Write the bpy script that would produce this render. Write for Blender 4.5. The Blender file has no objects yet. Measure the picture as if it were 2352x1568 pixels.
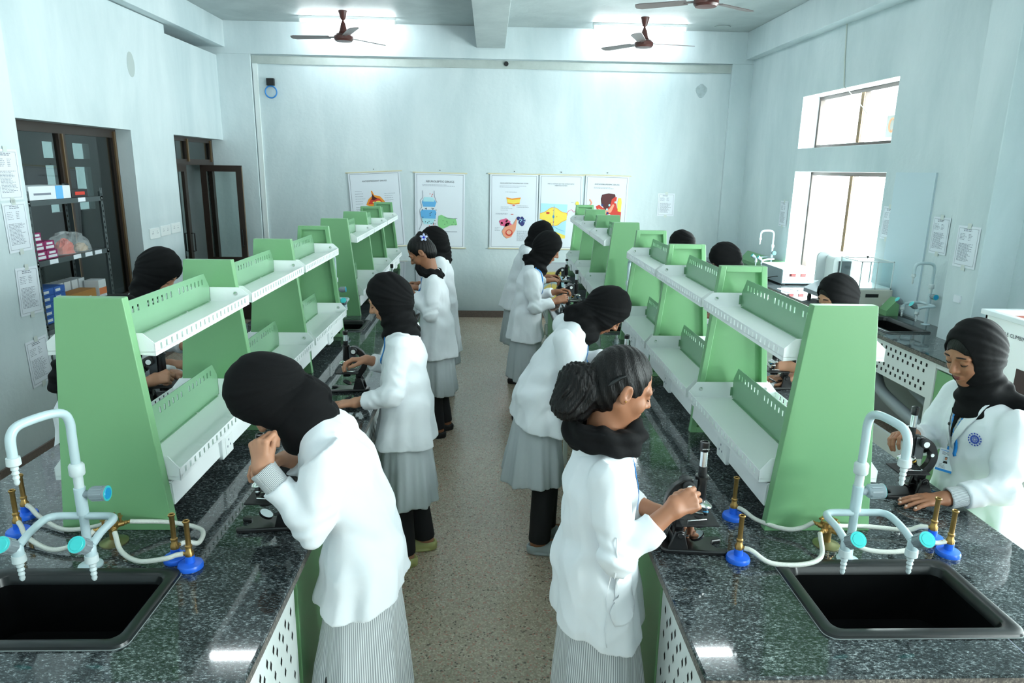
import bpy, math, random
import numpy as np
from mathutils import Matrix, Vector
random.seed(7)
sc = bpy.context.scene
COL = sc.collection
PI = math.pi
R = math.radians

# ------------------------------------------------------------------ camera
def make_camera():
    pitch, yaw, roll = R(13.997), R(-1.9947), R(0.9186)
    f = Vector((-math.sin(yaw)*math.cos(pitch), math.cos(yaw)*math.cos(pitch), -math.sin(pitch)))
    r = Vector((math.cos(yaw), math.sin(yaw), 0)); u = r.cross(f)
    r2 = r*math.cos(roll) + u*math.sin(roll); u2 = -r*math.sin(roll) + u*math.cos(roll)
    cd = bpy.data.cameras.new('camera'); co = bpy.data.objects.new('camera', cd); COL.objects.link(co)
    m = Matrix((r2, u2, -f)).transposed().to_4x4(); m.translation = Vector((0, 0, 2.0766))
    co.matrix_world = m
    cd.sensor_width = 36; cd.lens = 1591.67/2352*36; cd.clip_start = 0.05; cd.clip_end = 100
    sc.camera = co
make_camera()

# ------------------------------------------------------------------ world, exposure
sc.view_settings.view_transform = 'Standard'; sc.view_settings.look = 'None'
sc.view_settings.gamma = 1; sc.view_settings.use_curve_mapping = False
sc.view_settings.exposure = 1.05
w = bpy.data.worlds.new('sky'); sc.world = w; w.use_nodes = True
bg = w.node_tree.nodes['Background']; bg.inputs[0].default_value = (0.92, 0.98, 1.0, 1); bg.inputs[1].default_value = 3.0
sc.cycles.use_denoising = True
sc.cycles.max_bounces = 7; sc.cycles.diffuse_bounces = 4; sc.cycles.glossy_bounces = 3
sc.cycles.transmission_bounces = 4; sc.cycles.transparent_max_bounces = 6
sc.cycles.caustics_reflective = False; sc.cycles.caustics_refractive = False
sc.cycles.sample_clamp_indirect = 6

def window_daylight(name, x, y0, y1, z0, z1, power):
    ld = bpy.data.lights.new(name, 'AREA'); ld.shape = 'RECTANGLE'; ld.size = z1-z0; ld.size_y = y1-y0
    ld.energy = power; ld.color = (0.95, 0.99, 1.0)
    o = bpy.data.objects.new(name, ld); COL.objects.link(o)
    o.location = (x, (y0+y1)/2, (z0+z1)/2); o.rotation_euler = (0, R(90), 0)
    return o

# ------------------------------------------------------------------ materials
def srgb(*c):
    if len(c) == 1: c = (c[0],)*3
    return tuple(((v/255)/12.92 if v/255 <= .04045 else ((v/255+.055)/1.055)**2.4) for v in c) + (1,)
MAT = {}
def mat(name, col, rough=.5, metal=0, spec=.5, bump=0, bscale=60, mottle=0, mscale=3, coat=0, sheen=0, trans=0, emit=None, alpha=1, sss=0, aniso=None):
    if name in MAT: return MAT[name]
    m = bpy.data.materials.new(name); m.use_nodes = True
    nt = m.node_tree; b = nt.nodes['Principled BSDF']
    c = srgb(*col) if not isinstance(col, (int, float)) else srgb(col)
    b.inputs['Base Color'].default_value = c; b.inputs['Roughness'].default_value = rough
    b.inputs['Metallic'].default_value = metal; b.inputs['Specular IOR Level'].default_value = spec
    b.inputs['Coat Weight'].default_value = coat; b.inputs['Sheen Weight'].default_value = sheen
    b.inputs['Transmission Weight'].default_value = trans; b.inputs['Alpha'].default_value = alpha
    if sss: 
        b.inputs['Subsurface Weight'].default_value = sss; b.inputs['Subsurface Radius'].default_value = (.02, .008, .004); b.inputs['Subsurface Scale'].default_value = .5
    if emit: b.inputs['Emission Color'].default_value = srgb(*emit[0]); b.inputs['Emission Strength'].default_value = emit[1]
    L = nt.links.new
    tc = nt.nodes.new('ShaderNodeTexCoord')
    vec = tc.outputs['Object']
    if aniso:
        mp = nt.nodes.new('ShaderNodeMapping'); mp.inputs['Scale'].default_value = aniso; L(vec, mp.inputs[0]); vec = mp.outputs[0]
    if mottle:
        n = nt.nodes.new('ShaderNodeTexNoise'); n.inputs['Scale'].default_value = mscale; n.inputs['Detail'].default_value = 6; n.inputs['Roughness'].default_value = .6
        L(vec, n.inputs['Vector'])
        r = nt.nodes.new('ShaderNodeValToRGB'); r.color_ramp.elements[0].position = .3; r.color_ramp.elements[1].position = .7
        r.color_ramp.elements[0].color = tuple(v*(1-mottle) for v in c[:3]) + (1,); r.color_ramp.elements[1].color = tuple(min(1, v*(1+mottle*.6)) for v in c[:3]) + (1,)
        L(n.outputs['Fac'], r.inputs['Fac']); L(r.outputs['Color'], b.inputs['Base Color'])
    if bump:
        n2 = nt.nodes.new('ShaderNodeTexNoise'); n2.inputs['Scale'].default_value = bscale; n2.inputs['Detail'].default_value = 4
        L(vec, n2.inputs['Vector']); bp = nt.nodes.new('ShaderNodeBump'); bp.inputs['Strength'].default_value = bump; bp.inputs['Distance'].default_value = .01
        L(n2.outputs['Fac'], bp.inputs['Height']); L(bp.outputs[0], b.inputs['Normal'])
    MAT[name] = m
    return m

def granite(name, dark, light, chip, rough):
    m = bpy.data.materials.new(name); m.use_nodes = True; nt = m.node_tree; b = nt.nodes['Principled BSDF']; L = nt.links.new
    tc = nt.nodes.new('ShaderNodeTexCoord')
    mp = nt.nodes.new('ShaderNodeMapping'); mp.inputs['Scale'].default_value = (1, 1.9, 1); mp.inputs['Rotation'].default_value = (0, 0, .6); L(tc.outputs['Object'], mp.inputs[0])
    n1 = nt.nodes.new('ShaderNodeTexNoise'); n1.inputs['Scale'].default_value = 105; n1.inputs['Detail'].default_value = 5; n1.inputs['Roughness'].default_value = .75
    n2 = nt.nodes.new('ShaderNodeTexNoise'); n2.inputs['Scale'].default_value = 7; n2.inputs['Detail'].default_value = 3
    L(mp.outputs[0], n1.inputs[0]); L(mp.outputs[0], n2.inputs[0])
    r = nt.nodes.new('ShaderNodeValToRGB'); cr = r.color_ramp
    cr.elements[0].position = .43; cr.elements[0].color = srgb(*dark)
    cr.elements[1].position = .69; cr.elements[1].color = srgb(*chip)
    e = cr.elements.new(.56); e.color = srgb(*light)
    a = nt.nodes.new('ShaderNodeMath'); a.operation = 'MULTIPLY_ADD'; a.inputs[1].default_value = .16; L(n2.outputs['Fac'], a.inputs[0])
    s = nt.nodes.new('ShaderNodeMath'); s.operation = 'SUBTRACT'; s.inputs[1].default_value = .08; L(n1.outputs['Fac'], s.inputs[0])
    L(s.outputs[0], a.inputs[2]); L(a.outputs[0], r.inputs[0]); L(r.outputs[0], b.inputs['Base Color'])
    b.inputs['Roughness'].default_value = rough; b.inputs['Specular IOR Level'].default_value = .6
    MAT[name] = m; return m

def terrazzo():
    m = bpy.data.materials.new('terrazzo'); m.use_nodes = True; nt = m.node_tree; b = nt.nodes['Principled BSDF']; L = nt.links.new
    tc = nt.nodes.new('ShaderNodeTexCoord')
    v = nt.nodes.new('ShaderNodeTexVoronoi'); v.inputs['Scale'].default_value = 130; v.inputs['Randomness'].default_value = 1; L(tc.outputs['Object'], v.inputs[0])
    sp = nt.nodes.new('ShaderNodeSeparateColor'); L(v.outputs['Color'], sp.inputs[0])
    r = nt.nodes.new('ShaderNodeValToRGB'); cr = r.color_ramp; cr.interpolation = 'CONSTANT'
    cr.elements[0].position = 0; cr.elements[0].color = srgb(184, 172, 156)
    cr.elements[1].position = .96; cr.elements[1].color = srgb(122, 112, 104)
    for p, c in ((.25, (204, 192, 174)), (.5, (192, 174, 160)), (.68, (176, 162, 146)), (.84, (196, 150, 138)), (.9, (216, 206, 192))):
        e = cr.elements.new(p); e.color = srgb(*c)
    L(sp.outputs[0], r.inputs[0])
    n = nt.nodes.new('ShaderNodeTexNoise'); n.inputs['Scale'].default_value = 1.1; n.inputs['Detail'].default_value = 5; L(tc.outputs['Object'], n.inputs[0])
    r2 = nt.nodes.new('ShaderNodeValToRGB'); r2.color_ramp.elements[0].position = .25; r2.color_ramp.elements[1].position = .8
    r2.color_ramp.elements[0].color = (.84, .81, .78, 1); r2.color_ramp.elements[1].color = (1, .98, .95, 1); L(n.outputs[0], r2.inputs[0])
    mx = nt.nodes.new('ShaderNodeMix'); mx.data_type = 'RGBA'; mx.blend_type = 'MULTIPLY'; mx.inputs[0].default_value = 1
    L(r.outputs[0], mx.inputs[6]); L(r2.outputs[0], mx.inputs[7]); L(mx.outputs[2], b.inputs['Base Color'])
    rr = nt.nodes.new('ShaderNodeMapRange'); rr.inputs[3].default_value = .18; rr.inputs[4].default_value = .28; L(n.outputs[0], rr.inputs[0]); L(rr.outputs[0], b.inputs['Roughness'])
    MAT['terrazzo'] = m; return m

def plaster(name, c0, c1, scale=.9):
    m = bpy.data.materials.new(name); m.use_nodes = True; nt = m.node_tree; b = nt.nodes['Principled BSDF']; L = nt.links.new
    tc = nt.nodes.new('ShaderNodeTexCoord')
    mp = nt.nodes.new('ShaderNodeMapping'); mp.inputs['Scale'].default_value = (1.6, 1.6, .45); L(tc.outputs['Object'], mp.inputs[0])
    n = nt.nodes.new('ShaderNodeTexNoise'); n.inputs['Scale'].default_value = scale; n.inputs['Detail'].default_value = 8; n.inputs['Roughness'].default_value = .62; n.inputs['Distortion'].default_value = .4
    L(mp.outputs[0], n.inputs[0])
    r = nt.nodes.new('ShaderNodeValToRGB'); r.color_ramp.elements[0].position = .32; r.color_ramp.elements[1].position = .68
    r.color_ramp.elements[0].color = srgb(*c0); r.color_ramp.elements[1].color = srgb(*c1)
    L(n.outputs[0], r.inputs[0]); L(r.outputs[0], b.inputs['Base Color']); b.inputs['Roughness'].default_value = .55
    n2 = nt.nodes.new('ShaderNodeTexNoise'); n2.inputs['Scale'].default_value = 22; n2.inputs['Detail'].default_value = 5; L(tc.outputs['Object'], n2.inputs[0])
    bp = nt.nodes.new('ShaderNodeBump'); bp.inputs['Strength'].default_value = .12; bp.inputs['Distance'].default_value = .02; L(n2.outputs[0], bp.inputs['Height']); L(bp.outputs[0], b.inputs['Normal'])
    MAT[name] = m; return m

def striped(name, c0, c1, freq, axis=0, rough=.8):
    """thin woven stripes running down the cloth, in the surface's own UV-free object space"""
    m = bpy.data.materials.new(name); m.use_nodes = True; nt = m.node_tree; b = nt.nodes['Principled BSDF']; L = nt.links.new
    uv = nt.nodes.new('ShaderNodeAttribute'); uv.attribute_name = 'wrap'
    ml = nt.nodes.new('ShaderNodeMath'); ml.operation = 'MULTIPLY'; ml.inputs[1].default_value = freq*2*PI; L(uv.outputs['Fac'], ml.inputs[0])
    sn = nt.nodes.new('ShaderNodeMath'); sn.operation = 'SINE'; L(ml.outputs[0], sn.inputs[0])
    rr = nt.nodes.new('ShaderNodeMapRange'); rr.inputs[1].default_value = -.4; rr.inputs[2].default_value = .7; L(sn.outputs[0], rr.inputs[0])
    mx = nt.nodes.new('ShaderNodeMix'); mx.data_type = 'RGBA'; mx.inputs[6].default_value = srgb(*c0); mx.inputs[7].default_value = srgb(*c1)
    L(rr.outputs[0], mx.inputs[0]); L(mx.outputs[2], b.inputs['Base Color']); b.inputs['Roughness'].default_value = rough; b.inputs['Sheen Weight'].default_value = .2
    MAT[name] = m; return m

M_wall = plaster('plaster_wall', (190, 206, 210), (216, 227, 230))
M_ceil = plaster('plaster_ceiling', (168, 179, 180), (186, 196, 196), 1.6)
M_cream = mat('window_reveal_paint', (232, 236, 238), .6)
M_granite = granite('dark_granite', (30, 34, 36), (72, 80, 82), (176, 184, 186), .05)
M_gran_edge = granite('granite_edge', (60, 56, 54), (110, 104, 98), (175, 168, 158), .45)
M_floor = terrazzo()
M_green = mat('green_powder_coat', (118, 168, 120), .38, spec=.5, bump=.03, bscale=700)
M_green2 = mat('green_divider_sheet', (122, 164, 130), .25, spec=.6)
M_white = mat('white_powder_coat', (244, 248, 249), .35)
M_apronw = mat('white_cabinet_paint', (226, 233, 232), .4)
M_black = mat('black_enamel', (18, 18, 20), .28, spec=.6)
M_blackm = mat('black_matte', (22, 23, 25), .6)
M_steel = mat('chrome', (225, 225, 225), .18, metal=1)
M_sink = mat('black_sink_polypropylene', (17, 21, 22), .34)
M_sinkin = mat('black_sink_bowl', (5, 6, 7), .9, spec=.08)
M_tap = mat('pale_grey_tap_enamel', (188, 208, 214), .28, spec=.6)
M_tapw = mat('tap_collar_plastic', (205, 216, 218), .4)
M_knob = mat('grey_tap_knob', (142, 154, 160), .45)
M_teal = mat('teal_tap_disc', (60, 196, 196), .3)
M_blue = mat('blue_tap_disc', (30, 150, 205), .3)
M_brass = mat('aged_brass', (176, 140, 84), .36, metal=.85, mottle=.3, mscale=30)
M_bblue = mat('blue_burner_base', (38, 106, 226), .35)
M_hose = mat('braided_clear_hose', (214, 216, 208), .3, bump=.3, bscale=300)
M_socket = mat('white_socket_plastic', (238, 243, 243), .35)
M_coat = mat('white_coat_cotton', (228, 232, 237), .85, bump=.16, bscale=11)
M_hij = mat('black_scarf_cloth', (11, 11, 13), .85, spec=.2, bump=.08, bscale=60)
M_trou = mat('black_trouser_cloth', (20, 20, 24), .85)
M_kurta = striped('grey_striped_cotton', (142, 148, 152), (216, 220, 222), 130)
M_kurtaf = mat('grey_cotton', (184, 191, 195), .85, bump=.1, bscale=12)
M_cuff = striped('striped_cuff_cotton', (120, 126, 132), (222, 226, 228), 60)
M_skinA = mat('skin_tan', (184, 132, 104), .5, sss=.08)
M_skinB = mat('skin_brown', (158, 106, 78), .48, sss=.08)
M_skinC = mat('skin_deep_brown', (122, 78, 56), .48, sss=.08)
M_hair = mat('black_hair', (9, 8, 9), .42, spec=.25, bump=.35, bscale=34, aniso=(8, 8, 1.5))
M_lash = mat('dark_lash', (20, 14, 12), .7)
M_lip = mat('lip', (116, 54, 52), .45)
M_brow = mat('brow', (32, 24, 22), .9)
M_eye = mat('eye_white', (215, 210, 205), .2)
M_lany = mat('blue_lanyard', (36, 140, 222), .5)
M_maroon = mat('maroon_fan_enamel', (88, 50, 46), .35)
M_frame = mat('brown_aluminium', (62, 52, 47), .32, metal=.3)
M_bronze = mat('bronze_aluminium_edge', (128, 104, 76), .3, metal=.6)
M_skirt = mat('brown_granite_skirting', (112, 98, 92), .3, mottle=.25, mscale=60)
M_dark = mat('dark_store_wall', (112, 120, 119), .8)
M_slot = mat('black_slot', (12, 12, 14), .9)
M_paper = mat('paper', (226, 232, 240), .6)
M_ink = mat('grey_ink', (120, 126, 140), .8)
M_inkd = mat('dark_ink', (60, 64, 74), .8)
M_sleeve = mat('clear_plastic_sleeve', (225, 235, 238), .12, alpha=.25)
def glass(name, tint, alpha, rough=.02):
    m = bpy.data.materials.new(name); m.use_nodes = True; nt = m.node_tree
    for n in list(nt.nodes): nt.nodes.remove(n)
    o = nt.nodes.new('ShaderNodeOutputMaterial'); t = nt.nodes.new('ShaderNodeBsdfTransparent'); g = nt.nodes.new('ShaderNodeBsdfGlossy')
    t.inputs[0].default_value = tint; g.inputs['Roughness'].default_value = rough
    lw_ = nt.nodes.new('ShaderNodeLayerWeight'); lw_.inputs[0].default_value = .5
    f = nt.nodes.new('ShaderNodeMath'); f.operation = 'POWER'; f.inputs[1].default_value = 5; nt.links.new(lw_.outputs['Facing'], f.inputs[0])
    a = nt.nodes.new('ShaderNodeMath'); a.operation = 'ADD'; a.inputs[1].default_value = alpha; a.use_clamp = True
    nt.links.new(f.outputs[0], a.inputs[0])
    mx = nt.nodes.new('ShaderNodeMixShader'); L = nt.links.new; L(a.outputs[0], mx.inputs[0]); L(t.outputs[0], mx.inputs[1]); L(g.outputs[0], mx.inputs[2]); L(mx.outputs[0], o.inputs[0])
    MAT[name] = m; return m
M_glass = glass('window_glass', (.92, .97, .96, 1), .03)
M_glassd = glass('tinted_glass', (.5, .57, .57, 1), .09)
M_acryl = glass('clear_acrylic', (.86, .93, .93, 1), .05)

# ------------------------------------------------------------------ mesh building
class MB:
    def __init__(s): s.v = []; s.f = []; s.m = []; s.s = []
    def add(s, vs, fs, mi=0, sm=False, M=None):
        o = len(s.v)
        if M is not None: vs = [tuple(M @ Vector(v)) for v in vs]
        s.v += [tuple(v) for v in vs]
        for f in fs: s.f.append(tuple(i+o for i in f)); s.m.append(mi); s.s.append(sm)
        return s
    def box(s, x0, x1, y0, y1, z0, z1, mi=0, M=None):
        vs = [(x, y, z) for x in (x0, x1) for y in (y0, y1) for z in (z0, z1)]
        return s.add(vs, [(0, 1, 3, 2), (4, 6, 7, 5), (0, 4, 5, 1), (2, 3, 7, 6), (0, 2, 6, 4), (1, 5, 7, 3)], mi, False, M)
    def prism(s, poly, a0, a1, axis='y', mi=0, M=None):
        """poly: list of 2-D points in the plane across `axis`; order (x,z) for y, (y,z) for x, (x,y) for z"""
        n = len(poly); vs = []
        for a in (a0, a1):
            for p, q in poly:
                vs.append({'y': (p, a, q), 'x': (a, p, q), 'z': (p, q, a)}[axis])
        fs = [tuple(range(n)), tuple(range(2*n-1, n-1, -1))] + [(i, i+n, (i+1) % n+n, (i+1) % n) for i in range(n)]
        ar = sum(poly[i][0]*poly[(i+1) % n][1]-poly[(i+1) % n][0]*poly[i][1] for i in range(n))
        sign = 1 if axis in ('y',) else -1
        if ar*sign*(1 if a1 > a0 else -1) < 0: fs = [f[::-1] for f in fs]
        return s.add(vs, fs, mi, False, M)
    def lathe(s, prof, n=20, M=None, mi=0, sm=True, cap=True):
        """prof: list of (r, z) along local z"""
        vs = []; fs = []
        for r, z in prof:
            for i in range(n):
                a = 2*PI*i/n; vs.append((r*math.cos(a), r*math.sin(a), z))
        for k in range(len(prof)-1):
            for i in range(n):
                j = (i+1) % n; fs.append((k*n+i, k*n+j, (k+1)*n+j, (k+1)*n+i))
        if cap:
            fs.append(tuple(range(n))[::-1]); fs.append(tuple((len(prof)-1)*n+i for i in range(n)))
        return s.add(vs, fs, mi, sm, M)
    def tube(s, pts, r, n=12, mi=0, cap=True, sm=True, M=None):
        pts = [Vector(p) for p in pts]; N = len(pts)
        rs = r if isinstance(r, (list, tuple)) else [r]*N
        vs = []; fs = []
        t0 = (pts[1]-pts[0]).normalized(); ref = Vector((0, 0, 1)) if abs(t0.z) < .9 else Vector((1, 0, 0))
        u = t0.cross(ref).normalized()
        for k in range(N):
            t = (pts[min(k+1, N-1)]-pts[max(k-1, 0)]).normalized()
            u = (u-t*u.dot(t)).normalized(); w_ = t.cross(u)
            for i in range(n):
                a = 2*PI*i/n; vs.append(pts[k]+(u*math.cos(a)+w_*math.sin(a))*rs[k])
        for k in range(N-1):
            for i in range(n):
                j = (i+1) % n; fs.append((k*n+i, k*n+j, (k+1)*n+j, (k+1)*n+i))
        if cap: fs.append(tuple(range(n))[::-1]); fs.append(tuple((N-1)*n+i for i in range(n)))
        return s.add(vs, fs, mi, sm, M)
    def holed(s, us, vs_, holes, t0, t1, axis, mi=0, mi_side=None, shear=None):
        """slab over rect us=(u0,u1) x vs=(v0,v1) with rectangular holes [(u0,u1,v0,v1)], from t0 to t1 along axis"""
        U = sorted(set([us[0], us[1]] + [h[0] for h in holes] + [h[1] for h in holes])); V = sorted(set([vs_[0], vs_[1]] + [h[2] for h in holes] + [h[3] for h in holes]))
        nu, nv = len(U)-1, len(V)-1
        full = [[True]*nv for _ in range(nu)]
        for i in range(nu):
            for j in range(nv):
                cu, cv = (U[i]+U[i+1])/2, (V[j]+V[j+1])/2
                if any(h[0] < cu < h[1] and h[2] < cv < h[3] for h in holes): full[i][j] = False
        def P(u, v, t):
            return {'x': (t, u, v), 'y': (u, t, v), 'z': (u, v, t)}[axis]
        idx = {}; verts = []; fs = []
        def vid(i, j, k):
            if (i, j, k) not in idx: idx[(i, j, k)] = len(verts); verts.append(P(U[i], V[j], (t0, t1)[k]))
            return idx[(i, j, k)]
        for i in range(nu):
            for j in range(nv):
                if not full[i][j]: continue
                fs.append((vid(i, j, 0), vid(i, j+1, 0), vid(i+1, j+1, 0), vid(i+1, j, 0)))
                fs.append((vid(i, j, 1), vid(i+1, j, 1), vid(i+1, j+1, 1), vid(i, j+1, 1)))
                if i == 0 or not full[i-1][j]: fs.append((vid(i, j, 0), vid(i, j, 1), vid(i, j+1, 1), vid(i, j+1, 0)))
                if i == nu-1 or not full[i+1][j]: fs.append((vid(i+1, j, 0), vid(i+1, j+1, 0), vid(i+1, j+1, 1), vid(i+1, j, 1)))
                if j == 0 or not full[i][j-1]: fs.append((vid(i, j, 0), vid(i+1, j, 0), vid(i+1, j, 1), vid(i, j, 1)))
                if j == nv-1 or not full[i][j+1]: fs.append((vid(i, j+1, 0), vid(i, j+1, 1), vid(i+1, j+1, 1), vid(i+1, j+1, 0)))
        if axis == 'y': fs = [f[::-1] for f in fs]
        if shear: verts = [shear(v) for v in verts]
        return s.add(verts, fs, mi)
    def build(s, name, mats, parent=None, bevel=0, loc=None, smooth_angle=None):
        me = bpy.data.meshes.new(name); me.from_pydata(s.v, [], s.f)
        if not isinstance(mats, (list, tuple)): mats = [mats]
        for m in mats: me.materials.append(m)
        me.polygons.foreach_set('material_index', s.m); me.polygons.foreach_set('use_smooth', s.s)
        me.update()
        if any(s.s): me.set_sharp_from_angle(angle=R(38))
        o = bpy.data.objects.new(name, me); COL.objects.link(o)
        if parent is not None: o.parent = parent
        if loc is not None: o.location = loc
        if bevel:
            b = o.modifiers.new('b', 'BEVEL'); b.width = bevel; b.segments = 2; b.limit_method = 'ANGLE'; b.angle_limit = R(40)
        return o
def tag(o, label=None, cat=None, group=None, kind=None):
    if label: o['label'] = label
    if cat: o['category'] = cat
    if group: o['group'] = group
    if kind: o['kind'] = kind
    return o
def thing(name, label, cat, loc=(0, 0, 0), rz=0, group=None):
    o = bpy.data.objects.new(name, None); o.empty_display_size = .05; COL.objects.link(o); o.location = loc; o.rotation_euler = (0, 0, rz)
    return tag(o, label, cat, group)
def struct(name, mb, mats, bevel=0): return tag(mb.build(name, mats, None, bevel), kind='structure')
def copy_tree(o, parent=None):
    c = o.copy(); COL.objects.link(c); c.parent = parent
    for ch in list(o.children): copy_tree(ch, c)
    return c
def place(c, loc, rz=0, label=None, group=None, scale=None):
    c.location = loc; c.rotation_euler = (0, 0, rz)
    if label: c['label'] = label
    if group: c['group'] = group
    if scale: c.scale = (scale,)*3
    return c
def text_part(txt, size, M, m, parent, name='lettering', depth=0.0, align='CENTER', label=None):
    cu = bpy.data.curves.new('t', 'FONT'); cu.body = txt; cu.size = size; cu.align_x = align; cu.extrude = depth; cu.resolution_u = 2
    t = bpy.data.objects.new('t', cu); COL.objects.link(t)
    bpy.context.view_layer.update()
    me = bpy.data.meshes.new_from_object(t.evaluated_get(bpy.context.evaluated_depsgraph_get()))
    bpy.data.objects.remove(t); bpy.data.curves.remove(cu)
    me.transform(M); me.materials.clear(); me.materials.append(m); me.name = name
    o = bpy.data.objects.new(name, me); COL.objects.link(o); o.parent = parent
    if label: o['label'] = label
    return o
def rot(ax, a): return Matrix.Rotation(a, 4, ax)
def tr(x, y, z): return Matrix.Translation((x, y, z))
def align(a, b):
    """matrix taking local z (0..len) onto the segment a->b"""
    a = Vector(a); d = Vector(b)-a
    return Matrix.Translation(a) @ d.to_track_quat('Z', 'Y').to_matrix().to_4x4()
def bez(pts, n=10):
    """Catmull-Rom through the points"""
    P = [Vector(p) for p in pts]; P = [P[0]*2-P[1]] + P + [P[-1]*2-P[-2]]; out = []
    for i in range(1, len(P)-2):
        for k in range(n):
            t = k/n; a, b, c, d = P[i-1:i+3]
            out.append(.5*((2*b)+(c-a)*t+(2*a-5*b+4*c-d)*t*t+(3*b-a-3*c+d)*t**3))
    out.append(P[-2]); return out
# ------------------------------------------------------------------ room
YB = 9.76; ZC = 3.873; Y0 = -3.2
def rx(y): return (YB-y)*.02          # the right wall splays outwards towards the camera
def shr(v): return (v[0]+rx(v[1]), v[1], v[2])
struct('floor', MB().box(-6.5, 4.4, Y0-.2, YB+.3, -.1, 0), M_floor)
struct('ceiling', MB().box(-6.5, 4.4, Y0-.2, YB+.3, ZC, ZC+.15), M_ceil)
struct('wall_left', MB().holed((Y0, YB), (0, 3.54), [(5.25, 7.3, .70, 2.39), (8.265, YB, 0, 2.39), (8.28, YB, 3.452, 3.54)], -3.57, -3.80, 'x'), M_wall)
struct('wall_back', MB().box(-4.2, 4.0, YB+.045, YB+.25, 0, ZC), M_wall)
struct('wall_right', MB().holed((Y0, YB), (0, ZC), [(6.33, 8.18, 2.345, 2.92), (6.33, 8.18, .95, 2.10), (1.6, 3.5, 2.345, 2.92), (1.6, 3.5, .95, 2.10), (-1.9, 0, .95, 2.10), (-1.9, 0, 2.345, 2.92)], 3.51, 3.77, 'x', shear=shr), M_wall)
struct('wall_front', MB().box(-6.5, 4.4, Y0-.2, Y0, 0, ZC), M_wall)
struct('trim_1', MB().box(-4.2, 4.0, YB, YB+.045, 3.475, ZC), M_wall, .004)                 # beam face over the niche
struct('trim_2', MB().box(-4.2, -3.135, YB, YB+.045, 0, 3.475), M_wall, .004)
struct('trim_3', MB().box(3.225, 4.0, YB, YB+.045, 0, 3.475), M_wall, .004)
struct('trim_4', MB().box(-3.13, 3.22, YB+.030, YB+.046, 3.36, 3.462), mat('grey_plaster_band', (176, 186, 182), .7, mottle=.12, mscale=6))
struct('trim_5', MB().box(-3.12, -3.06, YB+.018, YB+.046, .1, 3.36), mat('pale_corner_bead', (222, 230, 230), .6))
struct('trim_6', MB().box(-.187, .187, Y0, YB, 3.607, ZC), M_ceil, .004)                    # ceiling beam down the middle
struct('trim_7', MB().box(-3.95, -3.45, Y0, YB, 3.55, ZC), M_wall, .004)
struct('trim_8', MB().box(3.40, 4.05, Y0, YB, 3.53, ZC), M_wall, .004)
struct('trim_9', MB().box(-3.58, -3.2, 4.3, 5.0, 0, 3.55), M_wall, .006)                    # pillars
struct('trim_10', MB().box(3.365, 3.9, 4.64, 4.97, 0, 3.53), M_wall, .006)
struct('baseboard_back', MB().box(-3.57, 3.6, YB-.015, YB+.001, 0, .095), M_skirt)
struct('baseboard_left', MB().box(-3.59, -3.185, 4.29, 5.015, 0, .1).box(-3.58, -3.555, 5.0, 8.26, 0, .1).box(-3.58, -3.555, Y0, 4.3, 0, .1), M_skirt)
# store room behind the left wall
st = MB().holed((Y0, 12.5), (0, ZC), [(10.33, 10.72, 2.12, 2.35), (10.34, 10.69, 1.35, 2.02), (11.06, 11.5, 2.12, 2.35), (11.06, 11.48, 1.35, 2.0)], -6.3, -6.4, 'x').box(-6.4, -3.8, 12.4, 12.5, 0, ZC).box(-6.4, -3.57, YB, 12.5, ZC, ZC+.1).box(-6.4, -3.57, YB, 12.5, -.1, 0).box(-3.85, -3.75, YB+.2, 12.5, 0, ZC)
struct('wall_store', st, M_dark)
struct('window_8', MB().box(-6.37, -6.36, 10.2, 11.6, 1.2, 2.5), M_glassd)
# plaster stains and blemishes
tag(MB().prism([(2.842+.075*math.cos(a)*(1+.12*math.sin(3*a)), 3.133+.085*math.sin(a)*(1+.1*math.cos(4*a))) for a in [i*PI/9 for i in range(18)]], YB+.043, YB+.0455, 'y').build('wall_patch', mat('wall_patch_grey', (172, 188, 192), .8, mottle=.15, mscale=20)), 'round grey plaster patch high on the back wall at the right', 'patch')
tag(MB().prism([(7.45+.075*math.cos(a), 3.02+.12*math.sin(a)) for a in [i*PI/9 for i in range(18)]], -3.571, -3.568, 'x').build('wall_patch', mat('wall_patch_pale', (180, 192, 190), .8)), 'faint oval plaster patch high on the left wall', 'patch')
# windows of the right wall
def window(n, y0, y1, z0, z1, mull=.5, sticker=False):
    root = MB(); fx = 3.70; w_ = .045; d = .05
    ym = y0+(y1-y0)*mull
    fr = MB().holed((y0, y1), (z0, z1), [(y0+w_, ym-.03, z0+w_, z1-w_), (ym+.03, y1-w_, z0+w_, z1-w_)], fx, fx+d, 'x', shear=shr)
    o = struct('window_%d' % n, fr, M_frame)
    g = MB().holed((y0+w_, y1-w_), (z0+w_, z1-w_), [], fx+.022, fx+.027, 'x', shear=shr); g.build('pane', M_glass, o)
    s_ = MB().holed((ym-.028, ym+.028), (z0+w_, z1-w_), [], fx-.012, fx+.0, 'x', shear=shr); s_.build('mullion', M_bronze, o)
    # painted reveal lining the deep opening
    rv = MB()
    for a in ((y0, y0+.006, z0, z1), (y1-.006, y1, z0, z1), (y0, y1, z0, z0+.006), (y0, y1, z1-.006, z1)):
        rv.holed(a[:2], a[2:], [], 3.512, fx, 'x', shear=shr)
    rv.build('reveal', M_cream, o)
    return o
w1 = window(1, 6.33, 8.18, 2.345, 2.92, .49); w2 = window(2, 6.33, 8.18, .95, 2.10, .5)
window(3, 1.6, 3.5, 2.345, 2.92); window(4, 1.6, 3.5, .95, 2.10); window(5, -1.9, 0, .95, 2.1); window(6, -1.9, 0, 2.345, 2.92)
sx = 3.70+rx(6.7)+.02
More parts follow.
